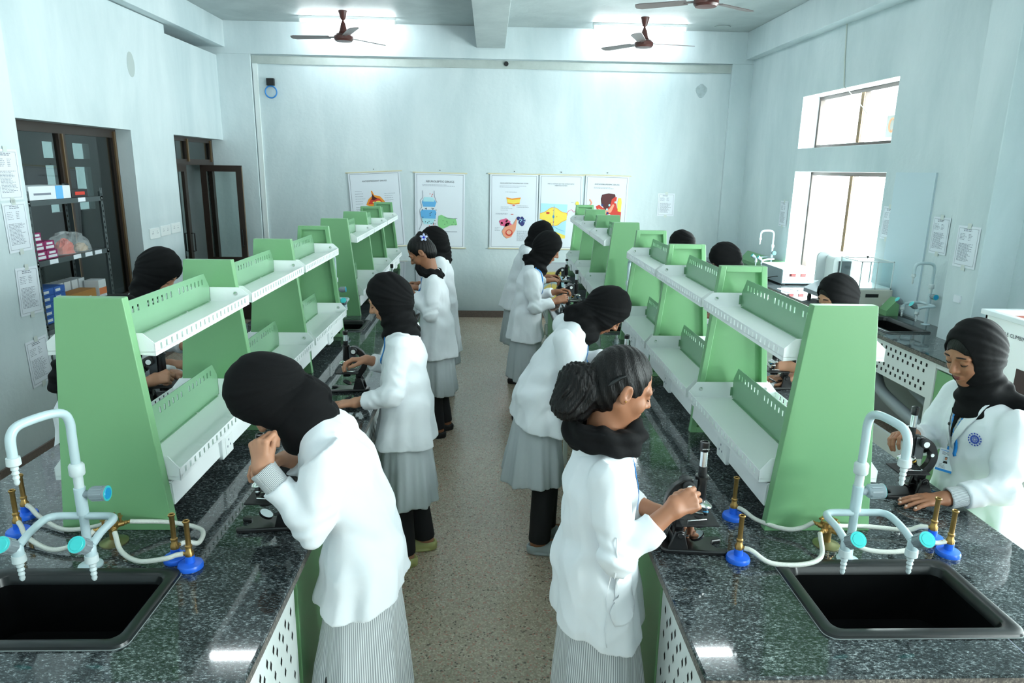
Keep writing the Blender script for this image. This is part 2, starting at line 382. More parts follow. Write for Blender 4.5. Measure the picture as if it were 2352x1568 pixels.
stk = MB().box(sx-.004, sx-.001, 6.60, 6.80, 2.42, 2.62); so = tag(stk.build('window_sticker', mat('sticker_grey', (196, 200, 196), .6)), 'small grey sticker with an orange ring on the upper window glass', 'sticker')
rg = MB(); rg.tube([(sx-.006, 6.70+.045*math.cos(a), 2.53+.06*math.sin(a)) for a in [i*PI/10 for i in range(21)]], .009, 6); rg.build('ring_mark', mat('orange_ring', (232, 170, 130), .6), so)
# foliage outside, seen pale and blown out through the lower window
def foliage():
    rs = random.Random(3); m = MB()
    for i in range(500):
        c = Vector((7.2+rs.random()*1.6, 9.5+rs.random()*5, .2+rs.random()*2.6)); a = rs.random()*6.28; s_ = .06+.07*rs.random()
        M_ = tr(*c) @ rot('Z', a) @ rot('X', rs.random()*3); m.add([(-s_, 0, 0), (0, -s_*.5, 0), (s_, 0, 0), (0, s_*.5, .01)], [(0, 1, 2, 3)], 0, False, M_)
    return m
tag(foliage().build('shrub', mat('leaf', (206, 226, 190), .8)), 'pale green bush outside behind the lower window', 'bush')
# left window and door of brown aluminium
lw = struct('window_7', MB().holed((5.25, 7.3), (.70, 2.39), [(5.32, 6.34, .78, 2.31), (6.44, 7.23, .78, 2.31)], -3.72, -3.77, 'x'), M_frame)
MB().box(-3.748, -3.744, 5.3, 7.25, .75, 2.34).build('pane', M_glassd, lw)
MB().box(-3.72, -3.705, 7.235, 7.262, .72, 2.37).box(-3.72, -3.705, 6.37, 6.385, .78, 2.31).build('edge_strip', M_bronze, lw)
dr = struct('door_1', MB().holed((8.265, YB), (0, 2.39), [(8.32, 8.93, 2.13, 2.34), (8.99, 9.68, 2.13, 2.34), (8.32, 9.68, 0, 2.06)], -3.72, -3.77, 'x'), M_frame)
MB().box(-3.748, -3.744, 8.3, 9.7, 2.11, 2.36).build('transom_pane', M_glassd, dr)
MB().box(-3.718, -3.70, 8.93, 8.96, 2.1, 2.37).box(-3.718, -3.70, 9.66, 9.68, 2.1, 2.37).build('edge_strip', M_bronze, dr)
def leaf(M, w_=.53, h=2.05):
    p = thing('door_leaf', None, None); o = MB().holed((0, w_), (0, h), [(.075, w_-.075, .85, h-.08), ], 0, .04, 'y').build('door_leaf', M_frame)
    bpy.data.objects.remove(p)
    MB().box(.07, w_-.07, .018, .022, .84, h-.07).build('pane', M_glass, o)
    MB().box(.07, w_-.07, .008, .032, .1, .78).build('bottom_panel', M_frame, o)
    hd = MB(); hd.tube([(w_-.035, 0, 1.0), (w_-.035, -.04, 1.0), (w_-.035, -.04, 1.22), (w_-.035, 0, 1.22)], .009, 8)
    hd.tube([(w_-.035, .04, 1.0), (w_-.035, .08, 1.0), (w_-.035, .08, 1.22), (w_-.035, .04, 1.22)], .009, 8); hd.build('door_handle', M_black, o)
    MB().box(w_-.008, w_+.001, .002, .038, .02, h-.02).build('edge_strip', M_bronze, o)
    o.matrix_world = M; return o
l1 = leaf(tr(-3.79, 9.46, .01) @ rot('Z', R(1))); l1['kind'] = 'structure'; l1.name = 'door_2'
l2 = leaf(tr(-3.725, 8.33, .01) @ rot('Z', R(90)), .56); l2['kind'] = 'structure'; l2.name = 'door_3'
# switch plates on the left wall
for i, (a, b) in enumerate(((7.45, 7.67), (7.70, 7.93), (7.96, 8.19))):
    zc = 1.35+i*.008
    o = tag(MB().box(-3.571, -3.558, a, b, zc-.055, zc+.055).build('switch_plate', M_socket, None, .003), 'white wall socket plate, %s of three between the left window and the door' % ('nearest the window', 'middle', 'nearest the door')[i], 'socket', 'wall socket plates')
    s_ = MB()
    for k in range(2):
        for dy, dz in ((-.012, 0), (.012, 0), (0, .02)): s_.box(-3.5585, -3.5575, a+.06+k*.1+dy-.004, a+.06+k*.1+dy+.004, zc+dz-.006, zc+dz+.004)
    s_.build('pin_holes', M_ink, o)
# closed-off board beside the right window, conduit
tag(MB().holed((5.61, 6.16), (.92, 2.098), [], 3.495, 3.512, 'x', shear=shr).build('blanking_board', mat('blue_grey_board', (198, 216, 224), .6)), 'flat pale blue board closing an opening right of the window', 'board')
cd = MB(); x_ = 3.51+rx(7.3)
cd.tube([(x_-.006, 7.376, 3.53), (x_-.006, 7.33, 3.2), (x_-.006, 7.277, 2.93)], .006, 6); cd.tube(bez([(x_-.006, 7.277, 2.93), (x_+.03, 7.2, 2.86), (x_+.12, 7.1, 2.72), (x_+.14, 6.98, 2.62)], 5), .004, 6)
tag(cd.build('cable', mat('pale_cable', (196, 204, 196), .5)), 'thin pale cable hanging down the right wall to the upper window', 'cable')
# wire ends and small fittings on the back wall
wb = thing('wall_junction', 'dark junction stub with a loop of blue wire on the back wall', 'junction', (-2.896, YB+.04, 3.12))
MB().box(-.05, .05, -.05, 0, -.03, .06).build('terminal', M_blackm, wb, .006)
tb = MB(); tb.tube([(.0+.075*math.cos(a), -.03, -.11+.075*math.sin(a)) for a in [i*PI/10 for i in range(21)]], .009, 8); tb.build('wire_loop', mat('blue_wire', (50, 130, 200), .4), wb)
tag(MB().lathe([(.001, 0), (.03, .0), (.03, .03), (.001, .03)], 14, tr(.206, YB+.045, 3.42) @ rot('X', R(90))).build('wall_fixture', M_blackm), 'small round black fitting in the middle of the back wall under the beam', 'fitting')
tag(MB().lathe([(.001, 0), (.1, 0), (.1, .008), (.001, .01)], 20, tr(2.947, 9.45, ZC-.01)).build('ceiling_cover', mat('ceiling_cover_grey', (176, 186, 186), .6)), 'round flat cover plate on the ceiling at the back right', 'cover plate')

# ------------------------------------------------------------------ ceiling lights and fans
M_tube = mat('lit_tube', (255, 255, 255), .5, emit=((244, 252, 255), 32))
def tube_light(x, y, label, L=1.16):
    t = thing('tube_light', label, 'light', (x, y, ZC), 0, 'ceiling tube lights')
    MB().box(-L/2-.02, L/2+.02, -.02, .02, -.035, 0).build('housing', M_socket, t, .004)
    m = MB(); m.tube([(-L/2, 0, -.055), (L/2, 0, -.055)], .017, 12); m.build('tube', M_tube, t)
    m = MB().box(-L/2-.015, -L/2, -.018, .018, -.075, -.03).box(L/2, L/2+.015, -.018, .018, -.075, -.03); m.build('end_cap', M_socket, t)
tube_light(-1.78, 9.37, 'glowing tube light on the ceiling behind the left fan'); tube_light(1.88, 9.39, 'glowing tube light on the ceiling behind the right fan')
for yy, wh in ((5.2, 'above the middle'), (1.4, 'above the near end'), (-1.8, 'behind the near end')):
    for xx, sd in ((-1.78, 'left'), (1.88, 'right')): tube_light(xx, yy, 'glowing ceiling tube light %s of the %s bench' % (wh, sd), 1.16)
def fan(x, y, ang, label, zr=3.54):
    t = thing('ceiling_fan', label, 'fan', (x, y, ZC), 0, 'ceiling fans'); z = zr-ZC
    MB().lathe([(.012, z+.15), (.012, -.03)], 10).build('downrod', mat('fan_rod', (110, 100, 96), .4), t)
    MB().lathe([(.012, -.13), (.03, -.11), (.055, -.03), (.05, -.02)], 18).build('ceiling_cup', M_maroon, t)
    MB().lathe([(.015, z+.2), (.03, z+.16), (.05, z+.09), (.058, z+.075), (.05, z+.06)], 18).build('lower_cup', M_maroon, t)
    MB().lathe([(.02, z+.06), (.09, z+.055), (.112, z+.03), (.112, z-.005), (.095, z-.025), (.03, z-.03)], 26).build('motor_housing', M_maroon, t)
    for k in range(3):
        a = R(ang+120*k); b = MB()
        M_ = tr(0, 0, z+.022) @ rot('Z', a) @ rot('X', R(9))
        b.box(.09, .20, -.018, .018, -.003, .003, 0, M_)
        pr = [(.17, -.05), (.60, -.065), (.645, -.04), (.65, .0), (.64, .045), (.60, .06), (.17, .05)]
        b.prism(pr, -.003, .003, 'z', 0, M_); b.build('blade', mat('fan_blade_grey_brown', (104, 92, 90), .35), t)
    return t
fan(-1.75, 8.93, 52, 'maroon three-blade ceiling fan over the left bench'); fan(1.838, 8.9, 10, 'maroon three-blade ceiling fan over the right bench')
fan(1.93, 6.72, 34, 'maroon ceiling fan cut off by the top edge of the view')

# ------------------------------------------------------------------ benches
def top_slab(x0, x1, y0, y1, holes, z=.9, th=.032):
    m = MB().holed((x0, x1), (y0, y1), holes, z-th, z, 'z')
    return m
def diamonds(m, fx, y0, y1, rows, d, sx=1, step=.058, mi=1):
    for z, off in rows:
        y = y0+off*step+.03
        while y < y1-.02:
            m.add([(fx, y-.009, z), (fx, y, z-.018), (fx, y+.009, z), (fx, y, z+.018)], [(0, 1, 2, 3) if d < 0 else (3, 2, 1, 0)], mi); y += step
def bench(x0, x1, label, hx, sinks, side):
    t = thing('lab_bench', label, 'bench', ((x0+x1)/2, 1.4, 0)); ox, oy = (x0+x1)/2, 1.4
    L = 7.6; hw = (x1-x0)/2
    top_slab(-hw, hw, 0, L, [(a-ox, b-ox, c-oy, d-oy) for a, b, c, d in sinks]).build('worktop', M_granite, t, .006)
    # polished pale joint lines and the raw edge strip
    e = MB().box(-hw-.001, -hw+.002, .003, L-.003, .870, .893).box(hw-.002, hw+.001, .003, L-.003, .870, .893).box(-hw+.003, hw-.003, -.001, .002, .870, .893); e.build('raw_edge', M_gran_edge, t)
    MB().box(-.02-.25*side, -.017-.25*side, .0, .14, .900, .9003).box(-hw, hw, 3.6, 3.604, .900, .9003).build('joint_line', M_ink, t)
    c = hw-.045
    core = MB().box(-.30, .30, .06, L-.1, .08, .60); core.box(-c+.02, c-.02, .55, 1.45, .08, .86).box(-c+.02, c-.02, 4.15, 5.05, .08, .86); core.build('cabinet_body', M_green, t, .003)
    MB().box(-.3, .3, .1, L-.1, 0, .08).box(-c+.05, c-.05, .58, 1.42, 0, .08).box(-c+.05, c-.05, 4.18, 5.02, 0, .08).build('plinth', M_blackm, t)
    for sgn in (-1, 1):
        for k, (a, b) in enumerate(((.02, .53), (1.47, 2.35), (2.37, 3.25), (3.27, 4.13), (5.07, 5.9), (5.92, 6.75), (6.77, L-.05))):
            zlo = .30 if k == 0 else .62
            m = MB().box(sgn*c-.01, sgn*c+.01, a, b, zlo, .867)
            rows = ((.82, 0), (.745, .5), (.715, 0), (.66, .5)) + (((.60, 0), (.52, .5), (.49, 0), (.42, .5)) if k == 0 else ())
            diamonds(m, sgn*(c+.0105), a, b, rows, -sgn)
            m.build('perforated_panel', [M_apronw, M_slot], t)
        for a in (.56, 1.0, 4.16, 4.6):
            d = MB().box(sgn*c-.008, sgn*c+.012, a, a+.42, .1, .85).build('door', M_green, t, .003)
            hd = MB(); hd.tube([(sgn*(c+.012), a+.36, .55), (sgn*(c+.04), a+.36, .56), (sgn*(c+.04), a+.36, .66), (sgn*(c+.012), a+.36, .67)], .005, 8); hd.build('handle', M_steel, d)
        for a in (.012, 2.35, 3.26, 5.06, 5.9, 6.76, L-.05):
            MB().box(sgn*c-.025, sgn*c+.005, a-.012, a+.02, 0, .867).build('leg', M_apronw, t, .003)
    MB().box(-c, c, .012, .03, .62, .867).build('end_panel', M_apronw, t)
    return t
SKL = [(-1.45, -.90, 1.515, 1.87), (-1.47, -.92, 4.99, 5.35)]; SKR = [(.887, 1.432, 1.537, 1.905), (.85, 1.40, 4.98, 5.34)]
def inset(s, a=.02): return (s[0]+a, s[1]-a, s[2]+a, s[3]-a)
bench(-1.85, -.567, 'left granite-topped laboratory bench with white perforated panels and green doors', 0, [inset(s) for s in SKL], 1)
bench(.525, 1.75, 'right granite-topped laboratory bench with white perforated panels and green doors', 0, [inset(s) for s in SKR], -1)
def rrect(x0, x1, y0, y1, r, n=5):
    out = []
    for cx, cy, a0 in ((x1-r, y1-r, 0), (x0+r, y1-r, 90), (x0+r, y0+r, 180), (x1-r, y0+r, 270)):
        for k in range(n+1): a = R(a0+90*k/n); out.append((cx+r*math.cos(a), cy+r*math.sin(a)))
    return out
def sink(s, label, z=.9):
    x0, x1, y0, y1 = s; cx, cy = (x0+x1)/2, (y0+y1)/2
    t = thing('sink', label, 'sink', (cx, cy, z)); a, b = (x1-x0)/2, (y1-y0)/2
    loops = [(0, 0, .001, .035), (0.002, 0, .009, .035), (.008, 0, .011, .033), (.030, 0, .010, .03), (.037, 0, .004, .03), (.042, 0, -.02, .03)]
    def rim(ls, mat_, nm, last=False):
        m = MB(); n = 24; vs = []; fs = []
        for d, _, zz, r in ls: vs += [(p[0], p[1], zz) for p in rrect(-a+d, a-d, -b+d, b-d, r)]
        for k in range(len(ls)-1):
            for i in range(n): j = (i+1) % n; fs.append((k*n+i, k*n+j, (k+1)*n+j, (k+1)*n+i))
        if last: fs.append(tuple((len(ls)-1)*n+i for i in range(n)))
        m.add(vs, fs, 0, True); return m.build(nm, mat_, t)
    rim(loops, M_sink, 'rim'); rim([(.042, 0, -.02, .03), (.052, 0, -.17, .05), (.075, 0, -.19, .05)], M_sinkin, 'bowl', True)
    rim([(-.002, 0, .0005, .036), (-.002, 0, .0015, .036), (.003, 0, .0015, .035)], mat('sealant', (150, 158, 158), .5), 'sealant_line')
    MB().lathe([(.001, -.188), (.035, -.188), (.04, -.186)], 18).build('drain', M_blackm, t)
    return t
sink(SKL[0], 'black sink at the near end of the left bench'); sink(SKR[0], 'black sink at the near end of the right bench')
sink(SKL[1], 'small black sink between the two racks on the left bench'); sink(SKR[1], 'black sink between the two racks on the right bench')

# ------------------------------------------------------------------ reagent racks
def rack(loc, rz, kinds, label, sock):
    t = thing('reagent_rack', label, 'rack', loc, rz, 'green and white reagent racks on the benches')
    H, hb, ht = .777, .18, .1025
    for i, k in enumerate(kinds):
        y = i*.9; m = MB(); th = .036
        if k == 'flat': m.prism([(-hb, 0), (hb, 0), (ht, H), (-ht, H)], y, y+th, 'y')
        else:
            b = .026
            def hw(z): return hb+(ht-hb)*z/H
            m.prism([(-hb, 0), (hb, 0), (ht, H), (-ht, H)], y+th-.008, y+th, 'y')
            m.prism([(-hb, 0), (-hb+b, 0), (-ht+b, H), (-ht, H)], y, y+th-.007, 'y').prism([(hb-b, 0), (hb, 0), (ht, H), (ht-b, H)], y, y+th-.007, 'y')
            m.prism([(-hw(b)+b*.9, 0), (hw(b)-b*.9, 0), (hw(b)-b*.9, b), (-hw(b)+b*.9, b)], y+.0005, y+th-.007, 'y').prism([(-ht+b*.9, H-b), (ht-b*.9, H-b), (ht-b*.9, H-.0005), (-ht+b*.9, H-.0005)], y+.0005, y+th-.007, 'y')
        m.build('end_panel', M_green, t, .0025)
    for i in range(3):
        y0, y1 = i*.9+.037, (i+1)*.9-.001
        for lv, (h, w_, pk) in enumerate(((.60, .167, .06), (.175, .203, .072))):
            for s in (-1, 1):
                m = MB(); X = lambda v: s*v
                m.box(*sorted((X(.002), X(w_))), y0, y1, h-.002, h)
                lx = sorted((X(w_-.002), X(w_)))
                holes = []; yy = y0+.035
                while yy < y1-.045: holes.append((yy, yy+.014, h+.001, h+.021)); yy += .0385
                m.holed((y0, y1), (h-.014, h+.028), holes, lx[0], lx[1], 'x')
                for ya in (y0, y1-.002):
                    m.prism([(X(.002), h), (X(w_), h-.014), (X(w_), h+.028), (X(w_-.036), h+pk), (X(.002), h+pk)], ya, ya+.002, 'y')
                tb = m.build('tray', M_white, t)
                sc_ = MB().lathe([(.001, .004), (.008, .003), (.009, 0)], 12, tr(X(w_-.055), y1-.002, h+pk*.55) @ rot('X', R(90)))
                sc_.build('screw', M_steel, tb)
            # perforated divider
            ya, yb = y0+.004, y1-.004; dh = .125 if lv == 0 else .15
            m = MB(); hs = []; yy = ya+.06; k = 0
            while yy < yb-.06:
                if k != 6 and k != 13: hs.append((yy, yy+.013, h+dh-.045, h+dh-.022))
                yy += .036; k += 1
            m.holed((ya+.045, yb-.045), (h+.001, h+dh), hs, -.0015, .0015, 'x')
            m.prism([(ya, h+.001), (ya+.045, h+.001), (ya+.045, h+dh), (ya, h+dh-.06)], -.0015, .0015, 'x').prism([(yb-.045, h+.001), (yb, h+.001), (yb, h+dh-.06), (yb-.045, h+dh)], -.0015, .0015, 'x')
            m.box(-.012, .012, ya+.03, yb-.03, h+.0005, h+.003).box(-.012, .0, yb-.004, yb, h+.01, h+.05)
            dv = m.build('divider', M_green2, t)
            s2 = MB()
            for q in (.25, .7): s2.lathe([(.001, .004), (.006, .002), (.006, 0)], 10, tr(.009, ya+(yb-ya)*q, h+.003))
            s2.build('screws', M_steel, dv)
        m = MB().prism([(-.172, .155), (-.176, .075), (-.172, .075), (-.168, .155)], y0, y1, 'y').prism([(.172, .155), (.168, .155), (.172, .075), (.176, .075)], y0, y1, 'y').box(-.17, .17, y0, y1, .152, .158)
        m.box(-.172, .172, y0, y0+.003, .075, .15).box(-.172, .172, y1-.003, y1, .075, .15)
        m.build('socket_rail', M_white, t)
        for s in (-1, 1):
            yc = y0+sock
            so = MB().box(*sorted((s*.170, s*.188)), yc-.06, yc+.05, .062, .148).build('socket_plate', M_socket, t, .003)
            q = MB().box(*sorted((s*.188, s*.1895)), yc-.03, yc+.04, .072, .14)
            for dy, dz in ((-.012, .0), (.016, .0), (.002, .024)): q.box(*sorted((s*.1895, s*.1905)), yc+dy-.003, yc+dy+.003, .095+dz, .103+dz, 1)
            q.build('socket_face', [M_socket, M_ink], so)
    return t
rack((-1.2146, 2.1058, .9), -.0049, ('flat', 'flat', 'flat', 'frame'), 'near green and white shelf rack on the left bench', .45)
rack((-1.2157, 2.1058+2.7+.7213, .9), .0078, ('flat', 'flat', 'frame', 'frame'), 'far green and white shelf rack on the left bench', .5)
rack((1.1179, 2.0944, .9), -.0014, ('flat', 'frame', 'frame', 'frame'), 'near green and white shelf rack on the right bench', .42)
rack((1.0847, 2.0944+2.7+.7213, .9), -.0114, ('flat', 'flat', 'flat', 'frame'), 'far green and white shelf rack on the right bench', .5)

# ------------------------------------------------------------------ lab taps
def lab_tap(loc, rz, spout, label, group=None):
    t = thing('lab_tap', label, 'tap', loc, rz, group)
    MB().lathe([(.034, 0), (.034, .005), (.02, .009), (.012, .012)], 22).build('base_flange', M_tap, t)
    MB().lathe([(.0125, .005), (.0125, .17), (.016, .172), (.016, .255), (.0125, .257)], 18).build('column', M_tap, t)
    MB().lathe([(.019, .295), (.021, .299), (.021, .325), (.018, .33), (.013, .333), (.013, .25)], 20).build('collar', M_tapw, t)
    c, s = math.cos(spout), math.sin(spout)       # spout heads along local -y turned by `spout`
    def sp(r, z): return (r*s, -r*c, z)
    g = MB(); g.tube([sp(0, .32)] + bez([sp(0, .42), sp(0, .455), sp(.012, .485), sp(.045, .497), sp(.10, .497), sp(.14, .49), sp(.158, .465), sp(.16, .42), sp(.16, .40)], 5), .0125, 14); g.build('gooseneck', M_tap, t)
    def nozzle(x, y, z, par=t):
        MB().lathe([(.012, .028), (.017, .026), (.018, .006), (.013, .002), (.009, 0), (.010, -.008), (.007, -.012), (.0095, -.02), (.0065, -.025), (.0085, -.033), (.006, -.038), (.0075, -.045), (.005, -.052), (.001, -.055)], 16, tr(x, y, z)).build('nozzle', M_tapw, par)
    nozzle(*sp(.16, .385))
    def knob(M, disc):
        b = MB().lathe([(.011, 0), (.011, .02), (.018, .022), (.021, .028), (.021, .062), (.023, .066), (.023, .07), (.018, .071)], 22, M)
        for k in range(10):
            a = 2*PI*k/10; b.box(.0195, .0225, -.002, .002, .028, .06, 0, M @ rot('Z', a))
        o = b.build('valve_knob', M_knob, t); MB().lathe([(.001, .0725), (.016, .0725), (.018, .0705)], 20, M).build('disc', disc, o)
        MB().lathe([(.0185, .0712), (.0225, .0712), (.0225, .067)], 20, M).build('disc_ring', M_teal, o)
    knob(tr(.008, 0, .235) @ rot('Y', R(88)), M_blue)
    for s_ in (-1, 1):
        y = MB(); x = s_*.098
        y.tube(bez([(0, 0, .165), (s_*.05, 0, .165), (s_*.082, -.004, .165), (s_*.098, -.025, .165), (s_*.098, -.09, .162), (s_*.098, -.14, .150)], 5), .011, 12)
        y.lathe([(.011, .0), (.015, .008), (.015, .03), (.010, .038)], 14, tr(x, -.148, .118)); y.build('yoke_arm', M_tap, t)
        nozzle(x, -.148, .10)
        knob(tr(x, -.148, .146) @ rot('X', R(52)), M_blue if False else M_teal)
    return t
lab_tap((-1.189, 1.895, .9), 0, R(-27), 'pale grey gooseneck tap with teal valve discs behind the left sink')
lab_tap((1.132, 1.912, .9), 0, R(10), 'pale grey gooseneck tap with teal valve discs behind the right sink')
lab_tap((3.545, 5.39, .9), R(-90), 0, 'grey gooseneck tap beside the side counter sink')
lab_tap((3.44, 8.35, .9), R(-90), 0, 'white-lit gooseneck tap at the far end of the side counter')
lab_tap((-1.2, 5.41, .9), 0, 0, 'grey tap hidden between the two racks on the left bench')
lab_tap((1.1, 5.40, .9), 0, 0, 'grey tap hidden between the two racks on the right bench')

# ------------------------------------------------------------------ gas turrets and burners
def turret(loc, label):
    t = thing('gas_turret', label, 'gas tap', loc)
    MB().lathe([(.042, 0), (.042, .004), (.02, .01), (.014, .014)], 24).build('base_flange', mat('tarnished_brass', (150, 146, 106), .3, metal=.7), t)
    MB().lathe([(.012, .01), (.012, .045), (.018, .05), (.018, .07), (.01, .078)], 16).build('body', M_brass, t)
    for k in range(4):
        a = R(35+90*k); M_ = tr(0, 0, .058) @ rot('Z', a) @ rot('Y', R(90))
        o = MB().lathe([(.009, .01), (.009, .032), (.006, .034), (.007, .04), (.005, .043), (.006, .052), (.004, .056)], 12, M_)
        o.lathe([(.004, .0), (.004, .02), (.009, .022), (.002, .024)], 10, tr(.024*math.cos(a), .024*math.sin(a), .062)); o.box(-.004, .004, -.014, .014, .022, .027, 0, tr(.024*math.cos(a), .024*math.sin(a), .062) @ rot('Z', a)); o.build('gas_cock', M_brass, t)
    return t
turret((-1.189, 2.03, .9), 'brass four-way gas tap at the foot of the left rack'); turret((1.108, 2.005, .9), 'brass four-way gas tap at the foot of the right rack')
def burner(loc, tur, via, label, head=0):
    t = thing('bunsen_burner', label, 'burner', loc, 0, 'brass and blue bunsen burners')
    MB().lathe([(.036, 0), (.037, .008), (.034, .015), (.014, .019), (.0135, .040), (.011, .042)], 28).build('base', M_bblue, t)
    MB().lathe([(.009, .038), (.013, .040), (.013, .052), (.010, .056), (.0085, .066), (.0105, .068), (.0105, .073), (.0075, .076), (.0075, .145), (.0105, .15), (.0105, .153), (.0085, .155), (.006, .153), (.006, .13)], 18, None, 0, True, False).build('barrel', M_brass, t)
    d = (Vector(via[0])-Vector(loc)); d.z = 0; d.normalize()
    b = MB(); b.tube([(0, 0, .046), (d.x*.018, d.y*.018, .046), (d.x*.03, d.y*.03, .046)], .0055, 10); b.build('gas_inlet', M_brass, t)
    pts = [Vector((loc[0]+d.x*.016, loc[1]+d.y*.016, loc[2]+.046)), Vector((loc[0]+d.x*.04, loc[1]+d.y*.04, loc[2]+.042))] + [Vector(v) for v in via] + [Vector(tur)]
    h = MB(); h.tube([p-Vector(loc) for p in bez(pts, 8)], .0075, 12); h.build('hose', M_hose, t)
    return t
def tcock(tx, ty, k):
    a = R(35+90*k); return (tx+.05*math.cos(a), ty+.05*math.sin(a), .958)
TL = (-1.189, 2.03); TR = (1.108, 2.005); z1 = .912
burner((-.949, 1.925, .9), tcock(*TL, 0), [(-.905, 1.99, z1+.01), (-.93, 2.07, z1+.01), (-1.04, 2.10, z1+.02)], 'burner at the near right corner of the left rack, behind its twin')
burner((-.889, 1.885, .9), tcock(*TL, 3), [(-.96, 1.88, z1+.02), (-1.05, 1.90, z1), (-1.12, 1.94, z1+.01)], 'nearest burner by the right corner of the left sink')
burner((-1.522, 2.085, .9), tcock(*TL, 2), [(-1.45, 2.02, z1+.01), (-1.34, 1.965, z1), (-1.26, 1.98, z1+.02)], 'burner nearest the left edge of the picture')
burner((-1.571, 2.20, .9), tcock(*TL, 1), [(-1.49, 2.15, z1+.01), (-1.38, 2.09, z1), (-1.27, 2.085, z1+.015)], 'farther burner left of the left rack')
burner((.861, 2.185, .9), tcock(*TR, 1), [(.92, 2.12, z1+.015), (.99, 2.07, z1+.01), (1.04, 2.055, z1+.02)], 'farther burner left of the right rack, near the microscope')
burner((.784, 1.915, .9), tcock(*TR, 2), [(.87, 1.87, z1+.005), (.97, 1.87, z1), (1.04, 1.90, z1+.01)], 'burner at the near left corner of the right sink')
burner((1.475, 2.03, .9), tcock(*TR, 0), [(1.40, 2.06, z1+.01), (1.28, 2.085, z1+.01), (1.19, 2.07, z1+.02)], 'farther burner right of the right tap')
burner((1.475, 1.945, .9), tcock(*TR, 3), [(1.40, 1.94, z1+.03), (1.30, 1.925, z1+.01), (1.20, 1.94, z1+.01)], 'nearer burner right of the right tap')
# ------------------------------------------------------------------ posters and papers
def on_back(x, z, y=None): return tr(x, (YB+.04 if y is None else y), z) @ rot('X', R(90))   # local x right, y up, z towards the room
def flat(m, M, poly, mi=0, z=0):
    n = len(poly); m.add([(p[0], p[1], z) for p in poly], [tuple(range(n))], mi, False, M)
def blob(cx, cy, rx_, ry_, n=22, wob=0, k=3, ph=0): return [(cx+rx_*math.cos(a)*(1+wob*math.sin(k*a+ph)), cy+ry_*math.sin(a)*(1+wob*math.cos(k*a+ph))) for a in [2*PI*i/n for i in range(n)]]
def text_lines(m, x0, x1, y0, y1, n, seed, mi=1, th=.004):
    rs = random.Random(seed)
    for i in range(n):
        y = y1-(y1-y0)*(i+.5)/n; x = x0
        e = x0+(x1-x0)*rs.uniform(.6, 1)
        while x < e:
            w_ = rs.uniform(.008, .03); m.append(([(x, y), (min(x+w_, e), y), (min(x+w_, e), y+th), (x, y+th)], mi)); x += w_+.005
P_C = {k: mat('poster_'+k, v, .6) for k, v in dict(red=(212, 60, 44), orange=(244, 152, 44), yellow=(248, 222, 90), dark=(80, 28, 32), cyan=(176, 226, 236), blue=(100, 176, 228), green=(140, 208, 140), pink=(226, 96, 140), flesh=(240, 160, 130), navy=(50, 56, 120), pale=(236, 176, 150)).items()}
def poster(x, w_, tilt, title, tsize, label, figs, h=1.02, ztop=2.005, lines=()):
    t = thing('poster', label, 'poster', (x, YB+.04, ztop), 0, 'hanging drug posters on the back wall'); t.rotation_euler = (0, tilt, 0)
    M = rot('X', R(90)) @ tr(0, 0, .008)
    m = MB().box(-w_/2, w_/2, -.010, -.008, -h, 0); m.build('sheet', M_paper, t)
    cr_ = mat('cream_plastic', (222, 214, 184), .5); r = MB(); r.tube([(-w_/2-.03, -.012, .0), (w_/2+.03, -.012, .0)], .008, 8); r.build('hanging_rod', cr_, t); r = MB(); r.tube([(-w_/2-.02, -.012, -h), (w_/2+.02, -.012, -h)], .008, 8); r.build('bottom_rod', cr_, t)
    b = MB(); g = .022
    for a in ((-w_/2+g, w_/2-g, -g-.004, -g), (-w_/2+g, w_/2-g, -h+g, -h+g+.004), (-w_/2+g, -w_/2+g+.004, -h+g, -g), (w_/2-g-.004, w_/2-g, -h+g, -g)):
        flat(b, M, [(a[0], a[2]), (a[1], a[2]), (a[1], a[3]), (a[0], a[3])], 0, .003)
    L = []
    for (x0, x1, y0, y1, n, sd) in lines: text_lines(L, x0, x1, y0, y1, n, sd)
    for poly, mi in L: flat(b, M, poly, 0, .0035)
    b.build('printed_lines', M_ink, t)
    for k, ln in enumerate(title): text_part(ln, tsize, M @ tr(0, -.13-k*tsize*1.15, .004), M_inkd, t, 'title')
    for k, (nm, c, polys) in enumerate(figs):
        f = MB()
        for p_ in polys: flat(f, M, p_, 0, .0045+k*.0006)
        f.build(nm, P_C[c] if c in P_C else c, t)
    MB().lathe([(.001, 0), (.006, 0), (.006, .01), (.001, .012)], 8, tr(0, -.0, .035) @ rot('X', R(90))).build('nail', M_blackm, t)
def ring(cx, cy, r1, r2, n=24): return [[(cx+r1*math.cos(a), cy+r1*math.sin(a)), (cx+r2*math.cos(a), cy+r2*math.sin(a)), (cx+r2*math.cos(b), cy+r2*math.sin(b)), (cx+r1*math.cos(b), cy+r1*math.sin(b))] for a, b in [(2*PI*i/n, 2*PI*(i+1)/n) for i in range(n)]]
def stroke(pts, wd):
    pts = [(p[0], p[1]) for p in bez([(q[0], q[1], 0) for q in pts], 6)]; out = []
    for a, b in zip(pts[:-1], pts[1:]):
        dx, dy = b[0]-a[0], b[1]-a[1]; l = math.hypot(dx, dy) or 1; nx, ny = -dy/l*wd/2, dx/l*wd/2
        out.append([(a[0]+nx, a[1]+ny), (a[0]-nx, a[1]-ny), (b[0]-nx, b[1]-ny), (b[0]+nx, b[1]+ny)])
    return out
rs = random.Random(5)
def dots(x0, x1, y0, y1, n, r=.006): return [blob(rs.uniform(x0, x1), rs.uniform(y0, y1), r, r*1.3, 6) for _ in range(n)]
